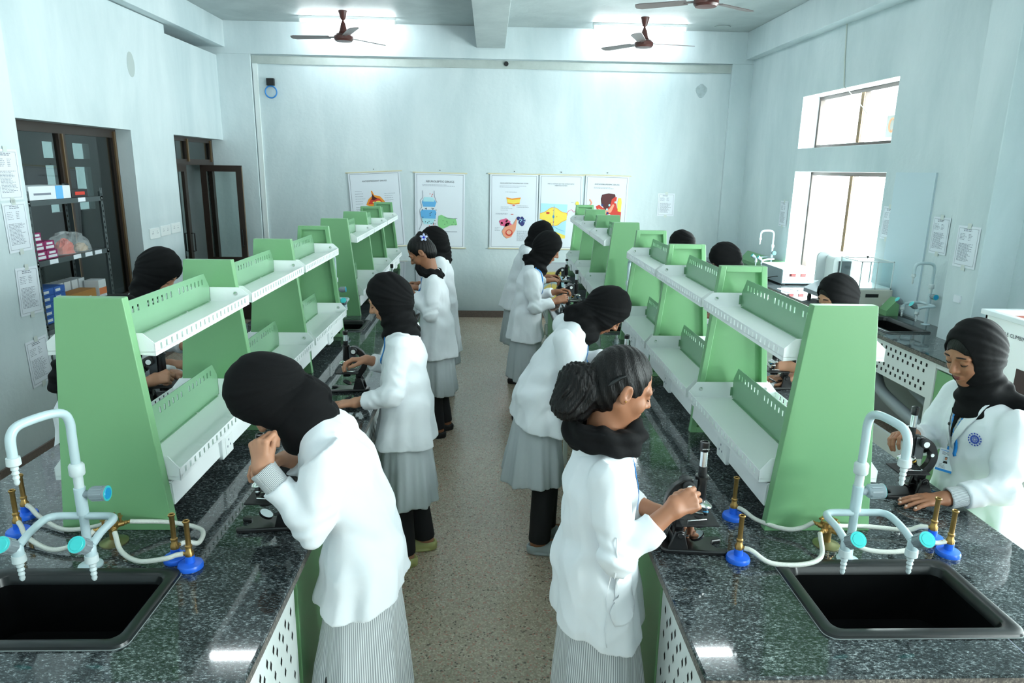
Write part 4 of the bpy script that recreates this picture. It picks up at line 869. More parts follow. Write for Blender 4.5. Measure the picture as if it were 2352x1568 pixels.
# ------------------------------------------------------------------ microscopes
def microscope(ext=.10, cap=True):
    """user stands at local -x; the tube stands at x=0; built on the table at z=0"""
    t = thing('microscope', 'black microscope', 'microscope')
    b = MB(); pr = [(-.105, -.032)] + [(.02, -.045), (.085, -.050), (.092, -.03), (.06, -.022), (.05, 0), (.06, .022), (.092, .03), (.085, .050), (.02, .045), (-.105, .032)] + [(-.118, .02), (-.118, -.02)]
    b.prism([(x, y) for x, y in pr], 0, .016, 'z'); b.build('base', M_black, t, .005)
    p = MB().prism([(-.10, .014), (-.035, .014), (-.05, .075), (-.062, .082), (-.08, .075)], -.034, -.022, 'y').prism([(-.10, .014), (-.035, .014), (-.05, .075), (-.062, .082), (-.08, .075)], .022, .034, 'y').box(-.085, -.055, -.022, .022, .014, .06)
    p.tube([(-.063, -.04, .065), (-.063, .04, .065)], .011, 14); p.build('pillar', M_black, t, .003)
    a = MB(); path = bez([(-.064, 0, .055), (-.066, 0, .09), (-.092, 0, .13), (-.098, 0, .165), (-.082, 0, .205), (-.05, 0, .228), (-.028, 0, .232)], 5)
    n = len(path); vs = []; fs = []
    for i, q in enumerate(path):
        tn = (path[min(i+1, n-1)]-path[max(i-1, 0)]).normalized(); nn = Vector((-tn.z, 0, tn.x)); hw = .016; hy = .013
        for s_, y in ((-1, -hy), (-1, hy), (1, hy), (1, -hy)): vs.append(tuple(q+nn*hw*s_+Vector((0, y, 0))))
    for i in range(n-1):
        for k in range(4): k2 = (k+1) % 4; fs.append((i*4+k, i*4+k2, (i+1)*4+k2, (i+1)*4+k))
    fs += [(3, 2, 1, 0), tuple((n-1)*4+k for k in range(4))]; a.add(vs, fs); a.build('arm', M_black, t, .005)
    st_ = MB().box(-.068, .052, -.052, .052, .104, .110).box(-.075, -.05, -.018, .018, .085, .112); so = st_.build('stage', M_blackm, t, .0015)
    cl = MB(); cl.lathe([(.001, .1105), (.012, .1105), (.013, .110)], 16)
    cl.build('aperture', M_slot, so)
    for s_ in (-1, 1):
        c_ = MB(); c_.tube([(-.045, s_*.03, .113), (-.01, s_*.026, .114), (.02, s_*.018, .112)], .0022, 6); c_.lathe([(.004, .110), (.004, .118)], 8, tr(-.045, s_*.03, 0)); c_.build('stage_clip', M_steel, so)
    MB().lathe([(.012, .104), (.016, .095), (.02, .09), (.02, .082), (.014, .08)], 18).build('condenser', M_black, t)
    mr = MB(); MM = tr(.0, 0, .045) @ rot('Y', R(-28)); mr.lathe([(.001, -.003), (.024, -.003), (.025, .003), (.022, .004)], 22, MM); mr.tube([(-.05, 0, .045), (-.027, 0, .045)], .004, 8); mo = mr.build('mirror', M_black, t); MB().lathe([(.001, .0045), (.022, .0045), (.022, .003)], 22, MM).build('mirror_glass', mat('mirror_glass', (230, 235, 238), .05, metal=1), mo)
    MB().lathe([(.015, .165), (.017, .168), (.017, .245), (.0215, .247), (.0215, .254), (.015, .256)], 24).build('body_tube', M_black, t)
    MB().box(-.052, -.016, -.012, .012, .155, .245).build('rack_slide', mat('slide_grey', (84, 88, 92), .35, metal=.6), t, .002)
    MB().lathe([(.012, .254), (.013, .256), (.013, .255+ext*.28)], 20).build('draw_tube', M_blackm, t)
    MB().lathe([(.0118, .255+ext*.28), (.0118, .255+ext*.72)], 20).build('eyepiece_barrel', mat('bright_nickel', (214, 220, 224), .22, metal=.9), t)
    MB().lathe([(.0125, .255+ext*.72), (.014, .257+ext*.72), (.0145, .255+ext), (.009, .256+ext), (.008, .252+ext)], 20).build('eyepiece', M_black, t)
    np_ = MB(); MN = tr(.006, 0, .160) @ rot('Y', R(14)); np_.lathe([(.008, .012), (.03, .004), (.034, 0), (.033, -.004), (.008, -.006)], 24, MN); no = np_.build('nosepiece', M_steel, t)
    for k, a_ in enumerate((180, 60, -60)):
        M_ = MN @ rot('Z', R(a_)) @ tr(.019, 0, -.004) @ rot('Y', R(180-22)); l_ = (.042, .032, .026)[k]
        o = MB().lathe([(.0085, 0), (.009, .006), (.009, l_*.7), (.006, l_*.8), (.005, l_)], 16, M_).build('objective', M_black, no)
        MB().lathe([(.0092, l_*.45), (.0092, l_*.58)], 16, M_, 0, True, False).build('colour_ring', (mat('yellow_ring', (214, 168, 60), .4), M_steel, M_blue)[k], o)
    for z_, x_, r_ in ((.224, -.045, .019), (.180, -.075, .011)):
        for s_ in (-1, 1):
            k_ = MB().lathe([(.006, .010), (r_, .016), (r_, .032), (r_*.8, .034)], 22, tr(x_, 0, z_) @ rot('X', R(90*s_))).build('coarse_knob' if r_ > .015 else 'fine_knob', M_blackm, t)
            MB().lathe([(.001, .0352), (r_*.62, .0352), (r_*.62, .034)], 18, tr(x_, 0, z_) @ rot('X', R(90*s_))).build('knob_cap', M_socket, k_)
    return t
def put(m, x, y, rz, label, sc_=1.0): place(m, (x, y, .9), rz, label, 'microscopes on the benches', sc_); return m
mE = microscope(.112); mS = microscope(.075)
put(mE, .672, 1.985, 0, 'black microscope held by the ponytailed person at the right bench'); 
put(mS, -.738, 2.13, PI, 'black microscope under the head of the leaning person nearest the left sink', 1.0)
def more(src, *a): return put(copy_tree(src), *a)
more(mS, -.76, 3.60, PI, 'black microscope beside the person in profile at the left bench', 1.0)
more(mE, -.835, 5.95, PI, 'black microscope in front of the person with the flower hair clip', 1.0)
more(mS, -1.60, 3.32, .15, 'black microscope seen through the near bay of the left rack', 1.08)
more(mS, .735, 3.56, 0, 'black microscope used by the hijab wearer bending at the right bench', 1.0)
more(mE, .73, 5.72, 0, 'black microscope held by the person with a blue lanyard at the far right bench', 1.0)
more(mS, .76, 6.75, 0, 'farthest microscope on the aisle side of the right bench', 1.0)
more(mE, 1.575, 2.37, PI, 'black microscope in front of the person with the identity card at the right edge', .95)
more(mS, 1.60, 3.68, PI, 'black microscope seen through the near bay of the right rack', 1.0)
more(mS, 1.55, 5.2, PI, 'black microscope behind the second bay of the right rack', 1.0)
more(mE, 1.60, 6.35, PI, 'microscope behind the gap between the two right racks', 1.0)
text_part('WIDE FIELD', .0044, tr(0, -.0152, .346) @ rot('X', R(90)), M_socket, mE, 'lettering')
# ------------------------------------------------------------------ sculpting: signed distance fields meshed with surface nets
f32 = np.float32
def A_(v): return np.array(v, dtype=f32)
def ln(v): return np.sqrt((v*v).sum(-1))
def smin(a, b, k):
    h = np.clip(.5+.5*(b-a)/k, 0, 1); return b*(1-h)+a*h-k*h*(1-h)
def smax(a, b, k): return -smin(-a, -b, k)
def sphere(P, c, r): return ln(P-A_(c))-r
def cone(P, a, b, ra, rb):
    a = A_(a); b = A_(b); d = b-a; t = np.clip(((P-a)@d)/max(float(d@d), 1e-9), 0, 1)
    return ln(P-a-t[:, None]*d)-(ra+(rb-ra)*t)
def ellip(P, c, r, M=None):
    q = P-A_(c)
    if M is not None: q = q@A_(M).T
    r = A_(r); k0 = ln(q/r); k1 = ln(q/(r*r))+1e-9; return k0*(k0-1)/k1
def sst(a, b, x): t = np.clip((x-a)/(b-a), 0, 1); return t*t*(3-2*t)
def net(fn, lo, hi, h, slack=1.5):
    B = 8; lo = A_(lo)-2*h; n = np.ceil((A_(hi)+2*h-lo)/h/B).astype(int); N = n*B
    bi = np.stack(np.meshgrid(*[np.arange(k) for k in n], indexing='ij'), -1).reshape(-1, 3)
    ctr = lo+(bi*B+(B-1)/2)*h
    d0 = np.concatenate([fn(ctr[i:i+60000].astype(f32)) for i in range(0, len(ctr), 60000)])
    act = np.abs(d0) < B*h*.5*1.733*slack+h*2
    D = np.repeat(np.repeat(np.repeat(np.where(d0.reshape(n) < 0, -1., 1.).astype(f32), B, 0), B, 1), B, 2)
    off = np.stack(np.meshgrid(*[np.arange(B)]*3, indexing='ij'), -1).reshape(-1, 3)
    ab = bi[act]
    for i in range(0, len(ab), 400):
        idx = (ab[i:i+400, None, :]*B+off[None]).reshape(-1, 3)
        D[idx[:, 0], idx[:, 1], idx[:, 2]] = fn((lo+idx*h).astype(f32))
    ins = D < 0
    c = [ins[x:N[0]-1+x, y:N[1]-1+y, z:N[2]-1+z] for x in (0, 1) for y in (0, 1) for z in (0, 1)]
    s = sum(k.astype(np.int8) for k in c); cells = np.argwhere((s > 0) & (s < 8))
    cid = -np.ones(tuple(N-1), dtype=np.int32); cid[cells[:, 0], cells[:, 1], cells[:, 2]] = np.arange(len(cells))
    acc = np.zeros((len(cells), 3)); cnt = np.zeros(len(cells))
    cor = [(x, y, z) for x in (0, 1) for y in (0, 1) for z in (0, 1)]
    cv = {q: D[cells[:, 0]+q[0], cells[:, 1]+q[1], cells[:, 2]+q[2]] for q in cor}
    for a in cor:
        for ax in range(3):
            if a[ax]: continue
            b = list(a); b[ax] = 1; va, vb = cv[a], cv[tuple(b)]; m = (va < 0) != (vb < 0)
            t = np.where(m, va/np.where(m, va-vb, 1), 0); p = np.tile(np.array(a, float), (len(cells), 1)); p[:, ax] += t
            acc += np.where(m[:, None], p, 0); cnt += m
    V = lo+(cells+acc/cnt[:, None])*h
    F = []
    for ax in range(3):
        u, v = [(1, 2), (2, 0), (0, 1)][ax]
        a = ins; sl0 = [slice(1, None)]*3; sl1 = [slice(1, None)]*3; 
        s0 = [slice(1, N[k]-1) for k in range(3)]; s0[ax] = slice(0, N[ax]-1); s1 = list(s0); s1[ax] = slice(1, N[ax])
        d = ins[tuple(s0)].astype(np.int8)-ins[tuple(s1)].astype(np.int8); e = np.argwhere(d != 0)
        if not len(e): continue
        sg = d[e[:, 0], e[:, 1], e[:, 2]]; base = e+1; base[:, ax] -= 1
        def cc(du, dv): q = base.copy(); q[:, u] += du; q[:, v] += dv; return cid[q[:, 0], q[:, 1], q[:, 2]]
        Q = np.stack([cc(-1, -1), cc(0, -1), cc(0, 0), cc(-1, 0)], 1); Q[sg < 0] = Q[sg < 0][:, ::-1]; F.append(Q)
    F = np.concatenate(F); F = F[(F >= 0).all(1)]
    return V.astype(f32), F
def relax(V, F, it=1, k=.5):
    for _ in range(it):
        S = np.zeros_like(V, dtype=np.float64); n = np.zeros(len(V))
        for a in range(4):
            for b in ((a+1) % 4, (a+3) % 4):
                np.add.at(S, F[:, a], V[F[:, b]]); np.add.at(n, F[:, a], 1)
        V = V*(1-k)+k*(S/np.maximum(n, 1)[:, None])
    return V.astype(f32)
def mesh_obj(name, V, F, m, parent, origin, wrap=None):
    me = bpy.data.meshes.new(name); n = len(F)
    me.vertices.add(len(V)); me.vertices.foreach_set('co', (V-A_(origin)).astype(f32).ravel())
    me.loops.add(n*4); me.loops.foreach_set('vertex_index', F.astype(np.int32).ravel())
    me.polygons.add(n); me.polygons.foreach_set('loop_start', np.arange(0, n*4, 4, dtype=np.int32))
    me.polygons.foreach_set('use_smooth', np.ones(n, dtype=bool)); me.materials.append(m)
    me.update(calc_edges=True)
    if wrap is not None: at = me.attributes.new('wrap', 'FLOAT', 'POINT'); at.data.foreach_set('value', wrap(V).astype(f32))
    o = bpy.data.objects.new(name, me); COL.objects.link(o); o.parent = parent; return o
def joinm(parts):
    V = []; F = []; o = 0
    for v, f in parts: V.append(v); F.append(f+o); o += len(v)
    return np.concatenate(V), np.concatenate(F)

def folds(P, seed, f=1.0):
    """soft cloth creases: warped ridges, in metres"""
    r = np.random.RandomState(seed); out = 0
    for i in range(3):
        k = r.normal(size=3); k[2] *= .55; k = k/np.linalg.norm(k)*(13+9*i)*f; k2 = r.normal(size=3)*7*f; ph = r.rand(2)*6
        s = np.sin(P@A_(k)+1.6*np.sin(P@A_(k2)+ph[0])+ph[1]); out = out+(1-np.abs(s))**2*(1, .7, .5)[i]-.3
    return out
class Frame:
    """person space: f forward, s to the person's left, z up"""
    def __init__(s, x, y, ang): s.o = A_((x, y, 0)); c, q = math.cos(ang), math.sin(ang); s.M = A_(((c, q, 0), (-q, c, 0), (0, 0, 1)))
    def to(s, P): return (P-s.o)@s.M.T
    def w(s, p): return A_(p)@s.M+s.o
def econe(P, st, k=.0):
    """P in person space; st: list of (f, z, depth radius, width radius[, s]) stations joined smoothly"""
    out = None
    for a, b in zip(st[:-1], st[1:]):
        fa, za, da, wa = a[:4]; fb, zb, db, wb = b[:4]; df, dz = fb-fa, zb-za; L2 = df*df+dz*dz
        t = np.clip(((P[:, 0]-fa)*df+(P[:, 2]-za)*dz)/L2, 0, 1)
        sa = a[4] if len(a) > 4 else 0; sb = b[4] if len(b) > 4 else 0
        q0 = P[:, 0]-fa-t*df; q2 = P[:, 2]-za-t*dz; u = np.sqrt(q0*q0+q2*q2); s = P[:, 1]-(sa+(sb-sa)*t); rd = da+(db-da)*t; rw = wa+(wb-wa)*t
        k0 = np.sqrt((u/rd)**2+(s/rw)**2); k1 = np.sqrt((u/rd**2)**2+(s/rw**2)**2)+1e-6; d = k0*(k0-1)/k1
        out = d if out is None else (smin(out, d, k) if k else np.minimum(out, d))
    return out
def unit(v): v = np.array(v, dtype=float); return v/np.linalg.norm(v)

def hand_bones(W, d, n, side, pose, sc_=1.0):
    """W wrist, d towards the fingers, n out of the back of the hand, side = +1 when the thumb lies at n x d"""
    d = unit(d); n = unit(n-np.dot(n, d)*d); l = np.cross(n, d)*side
    W = np.array(W, dtype=float); B = []
    kn = {}
    for i, (off, fwd) in enumerate(((.027, .078), (.009, .082), (-.009, .079), (-.026, .072))):
        K = W+d*fwd*sc_+l*off*sc_+n*(.004-.002*abs(i-1))*sc_; kn[i] = K
        B.append((W+d*.012*sc_+l*off*.55*sc_, K, .0145*sc_, .0105*sc_))
    curls = {'flat': (6, 10, 6), 'grip': (48, 62, 42), 'hold': (30, 42, 28), 'fist': (72, 85, 50), 'pinch': (36, 30, 22)}[pose]
    lens = ((.040, .024, .018), (.044, .027, .019), (.041, .025, .018), (.032, .019, .016))
    tips = []
    for i in range(4):
        p = kn[i]; a = 0; spread = (.10, .03, -.05, -.13)[i]*(1 if pose == 'flat' else .3)
        for j in range(3):
            a += R(curls[j]*(1+(i-1.5)*.07)); dr = math.cos(a)*d-math.sin(a)*n+l*spread; dr = dr/np.linalg.norm(dr)
            q = p+dr*lens[i][j]*sc_; B.append((p, q, (.0092, .0082, .0074)[j]*sc_, (.0082, .0074, .0062)[j]*sc_)); p = q
        tips.append((p, dr, n))
    tb = W+d*.022*sc_+l*.024*sc_-n*.006*sc_
    td = {'flat': (.75, .62, -.12), 'grip': (.72, .30, -.62), 'hold': (.80, .42, -.42), 'fist': (.85, .0, -.52), 'pinch': (.85, .28, -.45)}[pose]
    d1 = unit(d*td[0]+l*td[1]+n*td[2]); t1 = tb+d1*.036*sc_; d2 = unit(d*.95+l*td[1]*.35+n*td[2]*.9); t2 = t1+d2*.03*sc_; t3 = t2+unit(d*.98+l*(-.05)+n*td[2]*.8)*.022*sc_
    B += [(W+d*.006*sc_, tb, .015*sc_, .0155*sc_), (tb, t1, .0150*sc_, .0108*sc_), (t1, t2, .0108*sc_, .0094*sc_), (t2, t3, .0094*sc_, .0075*sc_)]
    return B, tips
def hand_fn(W, E, B, r_el=.038, r_w=.0255):
    palm = B[:4]; rest = B[4:]
    def fn(P):
        out = cone(P, E, W, r_el, r_w)
        o2 = None
        for a, b, ra, rb in palm:
            q = cone(P, a, b, ra, rb); o2 = q if o2 is None else smin(o2, q, .012)
        out = smin(out, o2, .022)
        fg = None
        for i in range(4):
            c = None
            for a, b, ra, rb in rest[i*3:i*3+3]:
                q = cone(P, a, b, ra, rb); c = q if c is None else smin(c, q, .003)
            fg = c if fg is None else np.minimum(fg, c)
        out = smin(out, fg, .006)
        th = None
        for a, b, ra, rb in rest[12:]:
            q = cone(P, a, b, ra, rb); th = q if th is None else smin(th, q, .006)
        return smin(out, th, .009)
    return fn

def head_local(P, c, Mh):          # rows of Mh: face forward, left, crown
    return (P-A_(c))@Mh.T
def head_fn(q):
    """q in head space; skull centre at the origin, face towards +x"""
    X, Y, Z = q[:, 0], q[:, 1], q[:, 2]; qs = np.stack([X, np.abs(Y), Z], 1)
    d = ellip(q, (-.012, 0, .022), (.094, .075, .096))
    d = smin(d, ellip(q, (.030, 0, -.045), (.056, .056, .070)), .03)
    d = smin(d, cone(q, (.030, 0, -.090), (.062, 0, -.096), .030, .018), .025)
    d = smin(d, cone(qs, (-.01, .050, -.045), (.045, .022, -.092), .016, .014), .022)      # jaw line
    d = smin(d, sphere(qs, (.058, .034, -.030), .022), .02)                                # cheek
    d = smin(d, cone(qs, (.080, .010, .022), (.070, .045, .020), .010, .010), .014)        # brow ridge
    d = smax(d, -sphere(qs, (.102, .031, .004), .020), .014)                               # eye socket
    d = smin(d, ellip(qs, (.069, .031, .003), (.017, .0165, .0135)), .004)                 # lid over the eye
    nz = smin(cone(q, (.080, 0, .014), (.104, 0, -.026), .0065, .0105), sphere(qs, (.092, .010, -.031), .0085), .008)
    d = smin(d, nz, .009)
    d = smax(d, -cone(qs, (.0985, .0055, -.042), (.092, .006, -.036), .0030, .0025), .002)
    d = smin(d, ellip(q, (.080, 0, -.058), (.013, .024, .007)), .007)
    d = smin(d, ellip(q, (.078, 0, -.068), (.013, .020, .007)), .007)
    d = smax(d, -cone(q, (.095, -.02, -.0625), (.095, .02, -.0625), .0025, .0025), .003)
    # ears
    e = ellip(qs, (-.010, .078, -.004), (.019, .008, .031)); e = smax(e, -ellip(qs, (-.004, .086, .002), (.010, .008, .018)), .004)
    return smin(d, e, .006)
def neck_fn(P, c, Mh, base, r=.050):
    n0 = A_(c)+A_((-.028, 0, -.045))@Mh; return cone(P, n0, base, r, r+.012)

def face_parts(root, o, c, Mh, origin, lip=True):
    """eyes cast down, lashes, brows and lips laid on the face"""
    def W(p): return A_(p)@Mh+A_(c)-A_(origin)
    ey = MB(); la = MB(); br = MB(); lp = MB()
    for s in (-1, 1):
        M_ = Matrix.Translation(Vector(W((.0690, s*.031, -.0035)).tolist())); ey.lathe([(.0001, -.0115), (.005, -.0104), (.009, -.0072), (.0115, 0), (.009, .0072), (.005, .0104), (.0001, .0115)], 14, M_)
        la.tube([W((.085-.010*abs(t)**2-.0, s*(.031+t*.0155), -.0055-.002*(1-t*t)+.003*abs(t))).tolist() for t in (-1, -.6, -.2, .2, .6, 1)], [.0009, .0016, .0018, .0018, .0017, .0009], 6)
        br.tube([W((.0880-.016*max(t, 0)**1.5-.001, s*(.030+t*.021), .0265+.004*(1-abs(t))-.002*max(t, 0))).tolist() for t in (-.9, -.5, 0, .5, 1)], [.0016, .0030, .0030, .0026, .0012], 6)
    lp.tube([W((.0925-.012*abs(t)**2, t*.020, -.0590+.0012*abs(t))).tolist() for t in (-1, -.6, -.2, .2, .6, 1)], [.001, .0034, .0044, .0044, .0034, .001], 8)
    lp.tube([W((.0895-.011*abs(t)**2, t*.018, -.0672+.003*abs(t))).tolist() for t in (-1, -.6, -.2, .2, .6, 1)], [.001, .0036, .0050, .0050, .0036, .001], 8)
    e_ = ey.build('eyes', M_eye, root); la.build('eyelashes', M_lash, root); br.build('eyebrows', M_brow, root)
    if lip: lp.build('lips', M_lip, root)

def person(P, label, group='people in white coats at the benches'):
    """P: dict describing the figure; see the calls below. All joints in person space (f, s, z)."""
    fr = Frame(P['x'], P['y'], P['ang']); root = thing('person', label, 'person', (P['x'], P['y'], 0), 0, group); O = (P['x'], P['y'], 0)
    H = P.get('res', 1.0); seed = P.get('seed', 1); skin = P.get('skin', M_skinB)
    W = lambda p: fr.w(p)
    pel, wai, che, nek = P['pelvis'], P['waist'], P['chest'], P['neck']        # (f, z)
    hc = W(P['head']); pitch, hyaw = R(P['pitch']), R(P.get('hyaw', 0))
    F_ = np.array((math.cos(pitch)*math.cos(hyaw), math.cos(pitch)*math.sin(hyaw), -math.sin(pitch))); Lh = np.array((-math.sin(hyaw), math.cos(hyaw), 0)); U_ = np.cross(F_, Lh)
    roll = R(P.get('hroll', 0)); Lh, U_ = Lh*math.cos(roll)+U_*math.sin(roll), U_*math.cos(roll)-Lh*math.sin(roll)
    Mh = np.stack([A_(v)@fr.M for v in (F_, Lh, U_)]).astype(f32)
    sc_w = P.get('w', 1.0)
    nb = W((nek[0], P.get('ns', 0), nek[1]))
    arms = {}
    for k, s in (('L', 1), ('R', -1)):
        if k not in P['arms']: continue
        a = P['arms'][k]; sh = a.get('sh', (che[0]+P.get('shf', .0), s*.155*sc_w, che[1]+.075))
        arms[k] = dict(sh=W(sh), el=W(a['el']), wr=W(a['wr']), d=A_(a['d'])@fr.M, n=A_(a['n'])@fr.M, pose=a['pose'], s=s, cuff=a.get('cuff', .86), stripe=a.get('stripe', False))
    # ---- body: head, arms with hands, trunk and legs
    parts = []
    hv = 0.0034*H
    def hd(Pw): 
        q = head_local(Pw, hc, Mh); return smin(head_fn(q), neck_fn(Pw, hc, Mh, nb), .02)
    lo = np.minimum(hc-.17, nb-.08); hi = np.maximum(hc+.17, nb+.08); parts.append(net(hd, lo, hi, hv))
    for k, a in arms.items():
        th = -1 if k == 'L' else 1        # thumb side of each hand relative to n x d
        B, tips = hand_bones(a['wr'], a['d'], a['n'], th, a['pose'], .95); a['tips'] = tips
        mid = a['wr']*.45+a['el']*.55
        fn = hand_fn(a['wr'], mid, B, .033, .0245)
        pts = np.array([b[0] for b in B]+[b[1] for b in B]+[mid]); parts.append(net(fn, pts.min(0)-.03, pts.max(0)+.03, .0026*H))
    feet = P.get('feet', ((.02, .09), (.02, -.09)))
    kneef = P.get('knee', .03)
    def legs(Pw):
        q = fr.to(Pw); d = econe(q, [(pel[0], pel[1]-.04, .10, .15), (wai[0], wai[1], .085, .12), (che[0], che[1]-.03, .075, .115), (nek[0]*.8+che[0]*.2, nek[1]-.06, .035, .05)], .03)
        for s, (ff, fs) in zip((1, -1), feet):
            kn = ((pel[0]+ff)/2+kneef, fs*.9, .47); d = smin(d, cone(q, (pel[0], s*.07, pel[1]-.06), kn, .085, .058), .04); d = smin(d, cone(q, kn, (ff, fs, .09), .055, .036), .02)
            d = smin(d, cone(q, (ff-.03, fs, .06), (ff+.12, fs, .045), .034, .026), .02)
        for k, a in arms.items(): d = smin(d, cone(Pw, a['sh']*.9+a['el']*.1, a['el'], .036, .034), .012); d = smin(d, cone(Pw, a['el'], a['wr']*.5+a['el']*.5, .036, .030), .01)
        return d
    allp = np.array([a['sh'] for a in arms.values()]+[a['el'] for a in arms.values()]+[a['wr'] for a in arms.values()]+[nb, W((pel[0], .2, .0)), W((pel[0], -.2, 0)), W((feet[0][0]+.15, 0, 0)), W((feet[1][0]+.15, 0, 0)), W((feet[0][0]-.1, 0, 0))])
    # ---- coat
    hem = P['hem']; hf = P.get('hemslope', 0.0); fl = P.get('flare', .055); dp = P.get('depth', 1.0); rs_ = np.random.RandomState(seed)
    ph = rs_.rand(4)*6; nfl = 5+rs_.randint(3)
    hs = P.get('hemf', pel[0])
    st = [(hs, hem-.02, (.125+fl)*dp, (.178+fl*.8)*sc_w), (pel[0], pel[1], .128*dp, .172*sc_w), (wai[0], wai[1], .112*dp, .150*sc_w), (che[0], che[1]-.03, .112*dp, .158*sc_w), (che[0]*.6+nek[0]*.4, che[1]*.5+nek[1]*.5+.0, .082, .135*sc_w), (nek[0], nek[1]-.005, .056, .062)]
    for i, e in enumerate(st): st[i] = e
    arm_s = P.get('sleeve', 1.0)
    def coat(Pw):
        q = fr.to(Pw); d = econe(q, st, .035)
        # flutes growing to the hem
        f0 = np.interp(q[:, 2], [hem, pel[1], wai[1], che[1]], [hs, pel[0], wai[0], che[0]]); th = np.arctan2(q[:, 1]/1.3, q[:, 0]-f0)
        g = sst(wai[1]-.02, hem, q[:, 2]); d = d-.011*g*(np.sin(nfl*th+ph[0]+1.1*np.sin(2*th+ph[1]))+.4*np.sin((nfl*2+1)*th+ph[2]))
        for k, a in arms.items():
            lc = a['el']+(a['wr']-a['el'])*a['cuff']; ax = unit(a['wr']-a['el'])
            s_ = smin(cone(Pw, a['sh'], a['el'], .066*arm_s, .056*arm_s), cone(Pw, a['el'], lc+A_(ax)*.03, .056*arm_s, .047*arm_s), .025)
            # crumples near the elbow
            e_ = np.exp(-(ln(Pw-a['el'])/.11)**2); up = unit(a['sh']-a['el']); s_ = s_+.0042*e_*np.sin((Pw-a['el'])@A_(up*95)+3*np.sin((Pw-a['el'])@A_(ax*40)))
            s_ = np.maximum(s_, (Pw-lc)@A_(ax))
            d = smin(d, s_, .022)
        d = d-.0080*folds(Pw, seed+3, .62)*P.get('fold', 1)*(.7+.3*np.sin(Pw[:, 2]*9+ph[3]))-.0034*folds(Pw, seed+17, 1.5)
        # armpit-to-waist drag folds
        dd = q[:, 2]-.55*np.abs(q[:, 1]); d = d+.0042*np.sin(dd*46+4*np.sin(q[:, 0]*9+ph[1]))*sst(pel[1]-.1, wai[1], q[:, 2])*sst(che[1]+.05, wai[1], q[:, 2])
        hz = hem+hf*(q[:, 0]-hs)+.006*np.sin(3*th+ph[2]); d = smax(d, hz-q[:, 2], .004)
        return d
    def trunk_in(Pw):
        d = legs(Pw); z = Pw[:, 2]; up = z > P['hem']+.04; 
        if up.any(): d[up] = np.maximum(d[up], coat(Pw[up])+.014)
        return d
    parts.append(net(trunk_in, allp.min(0)-.12, allp.max(0)+.1, .012))
    V, F = joinm(parts); body = mesh_obj('body', V, F, skin, root, O)
    if P.get('face', True): face_parts(root, root, hc, Mh, O)
    if P.get('nails'):
        for k, a in arms.items():
            m = MB()
            for (p, dr, n) in a['tips']:
                q = p-dr*.003+n*.0035*1.0-A_(O); m.lathe([(.0001, .0062), (.0035, .0055), (.0052, .002), (.0045, -.001)], 10, Matrix.Translation(Vector([float(v) for v in q])))
            m.build('fingernails', mat('painted_nail', (208, 176, 160), .25), root)
    ap = np.array([a['sh'] for a in arms.values()]+[a['el'] for a in arms.values()]+[a['wr'] for a in arms.values()]+[nb]+[W((hs+.26, 0, hem)), W((hs-.26, 0, hem)), W((hs, .28, hem)), W((hs, -.28, hem)), W((che[0]+.15, 0, che[1])), W((che[0]-.15, 0, che[1]))])
    lo = ap.min(0)-.09; hi = ap.max(0)+.09; lo[2] = hem-.09
    V, F = net(coat, lo, hi, .0062*H); V = relax(V, F, 1, .35)
    coat_o = mesh_obj('lab_coat', V, F, M_coat, root, O)
    # collar: a folded band round the neck opening
    if P.get('collar', True):
        def collar(Pw):
            q = fr.to(Pw); r0 = np.sqrt(((q[:, 0]-nek[0]+.0)/1.0)**2+q[:, 1]**2)
            d = econe(q, [(nek[0]-.010, nek[1]-.035, .088, .100), (nek[0]+.004, nek[1]+.016, .062, .066)], .02); d = smax(d, -econe(q, [(nek[0]-.004, nek[1]-.06, .078, .088), (nek[0]+.008, nek[1]+.05, .050, .054)], .02), .003)
            d = smax(d, (nek[1]-.05)-q[:, 2], .003); d = smax(d, q[:, 2]-(nek[1]+.022), .003); return smax(d, (q[:, 0]-nek[0])-.035, .004)
        V, F = net(collar, W((nek[0], 0, nek[1]))-.13, W((nek[0], 0, nek[1]))+.13, .0045*H); mesh_obj('coat_collar', V, F, M_coat, root, O)
    def cuffs():
        for k, a in arms.items():
            if not a['stripe']: continue
            ax = A_(unit(a['wr']-a['el'])); c0 = a['el']+(a['wr']-a['el'])*(a['cuff']-.04); c1 = a['wr']+ax*-.004
            uu = unit(np.cross(ax, (0, 0, 1))); vv = np.cross(ax, uu)
            def cf(Pw): return np.maximum(np.maximum(cone(Pw, c0, c1+ax*.03, .036, .040), (Pw-c1)@ax), -(cone(Pw, c1-ax*.01, c1+ax*.08, .032, .034)))+.001*folds(Pw, 5, 3)
            lo_ = np.minimum(c0, c1)-.06; V, F = net(cf, lo_, np.maximum(c0, c1)+.06, .0042)
            mesh_obj('shirt_cuff', V, F, M_cuff, root, O, wrap=lambda V: np.arctan2((V-c0)@A_(vv), (V-c0)@A_(uu))/(2*PI))
    cuffs()
    # ---- tunic
    kh = P['khem']; kf = P.get('kf', hs); kfl = P.get('kflare', .05); nk = 7+rs_.randint(3)
    ks = [(kf, kh-.02, (.112+kfl), (.165+kfl)), (pel[0]*.5+hs*.5, pel[1]-.06, .112, .158)]
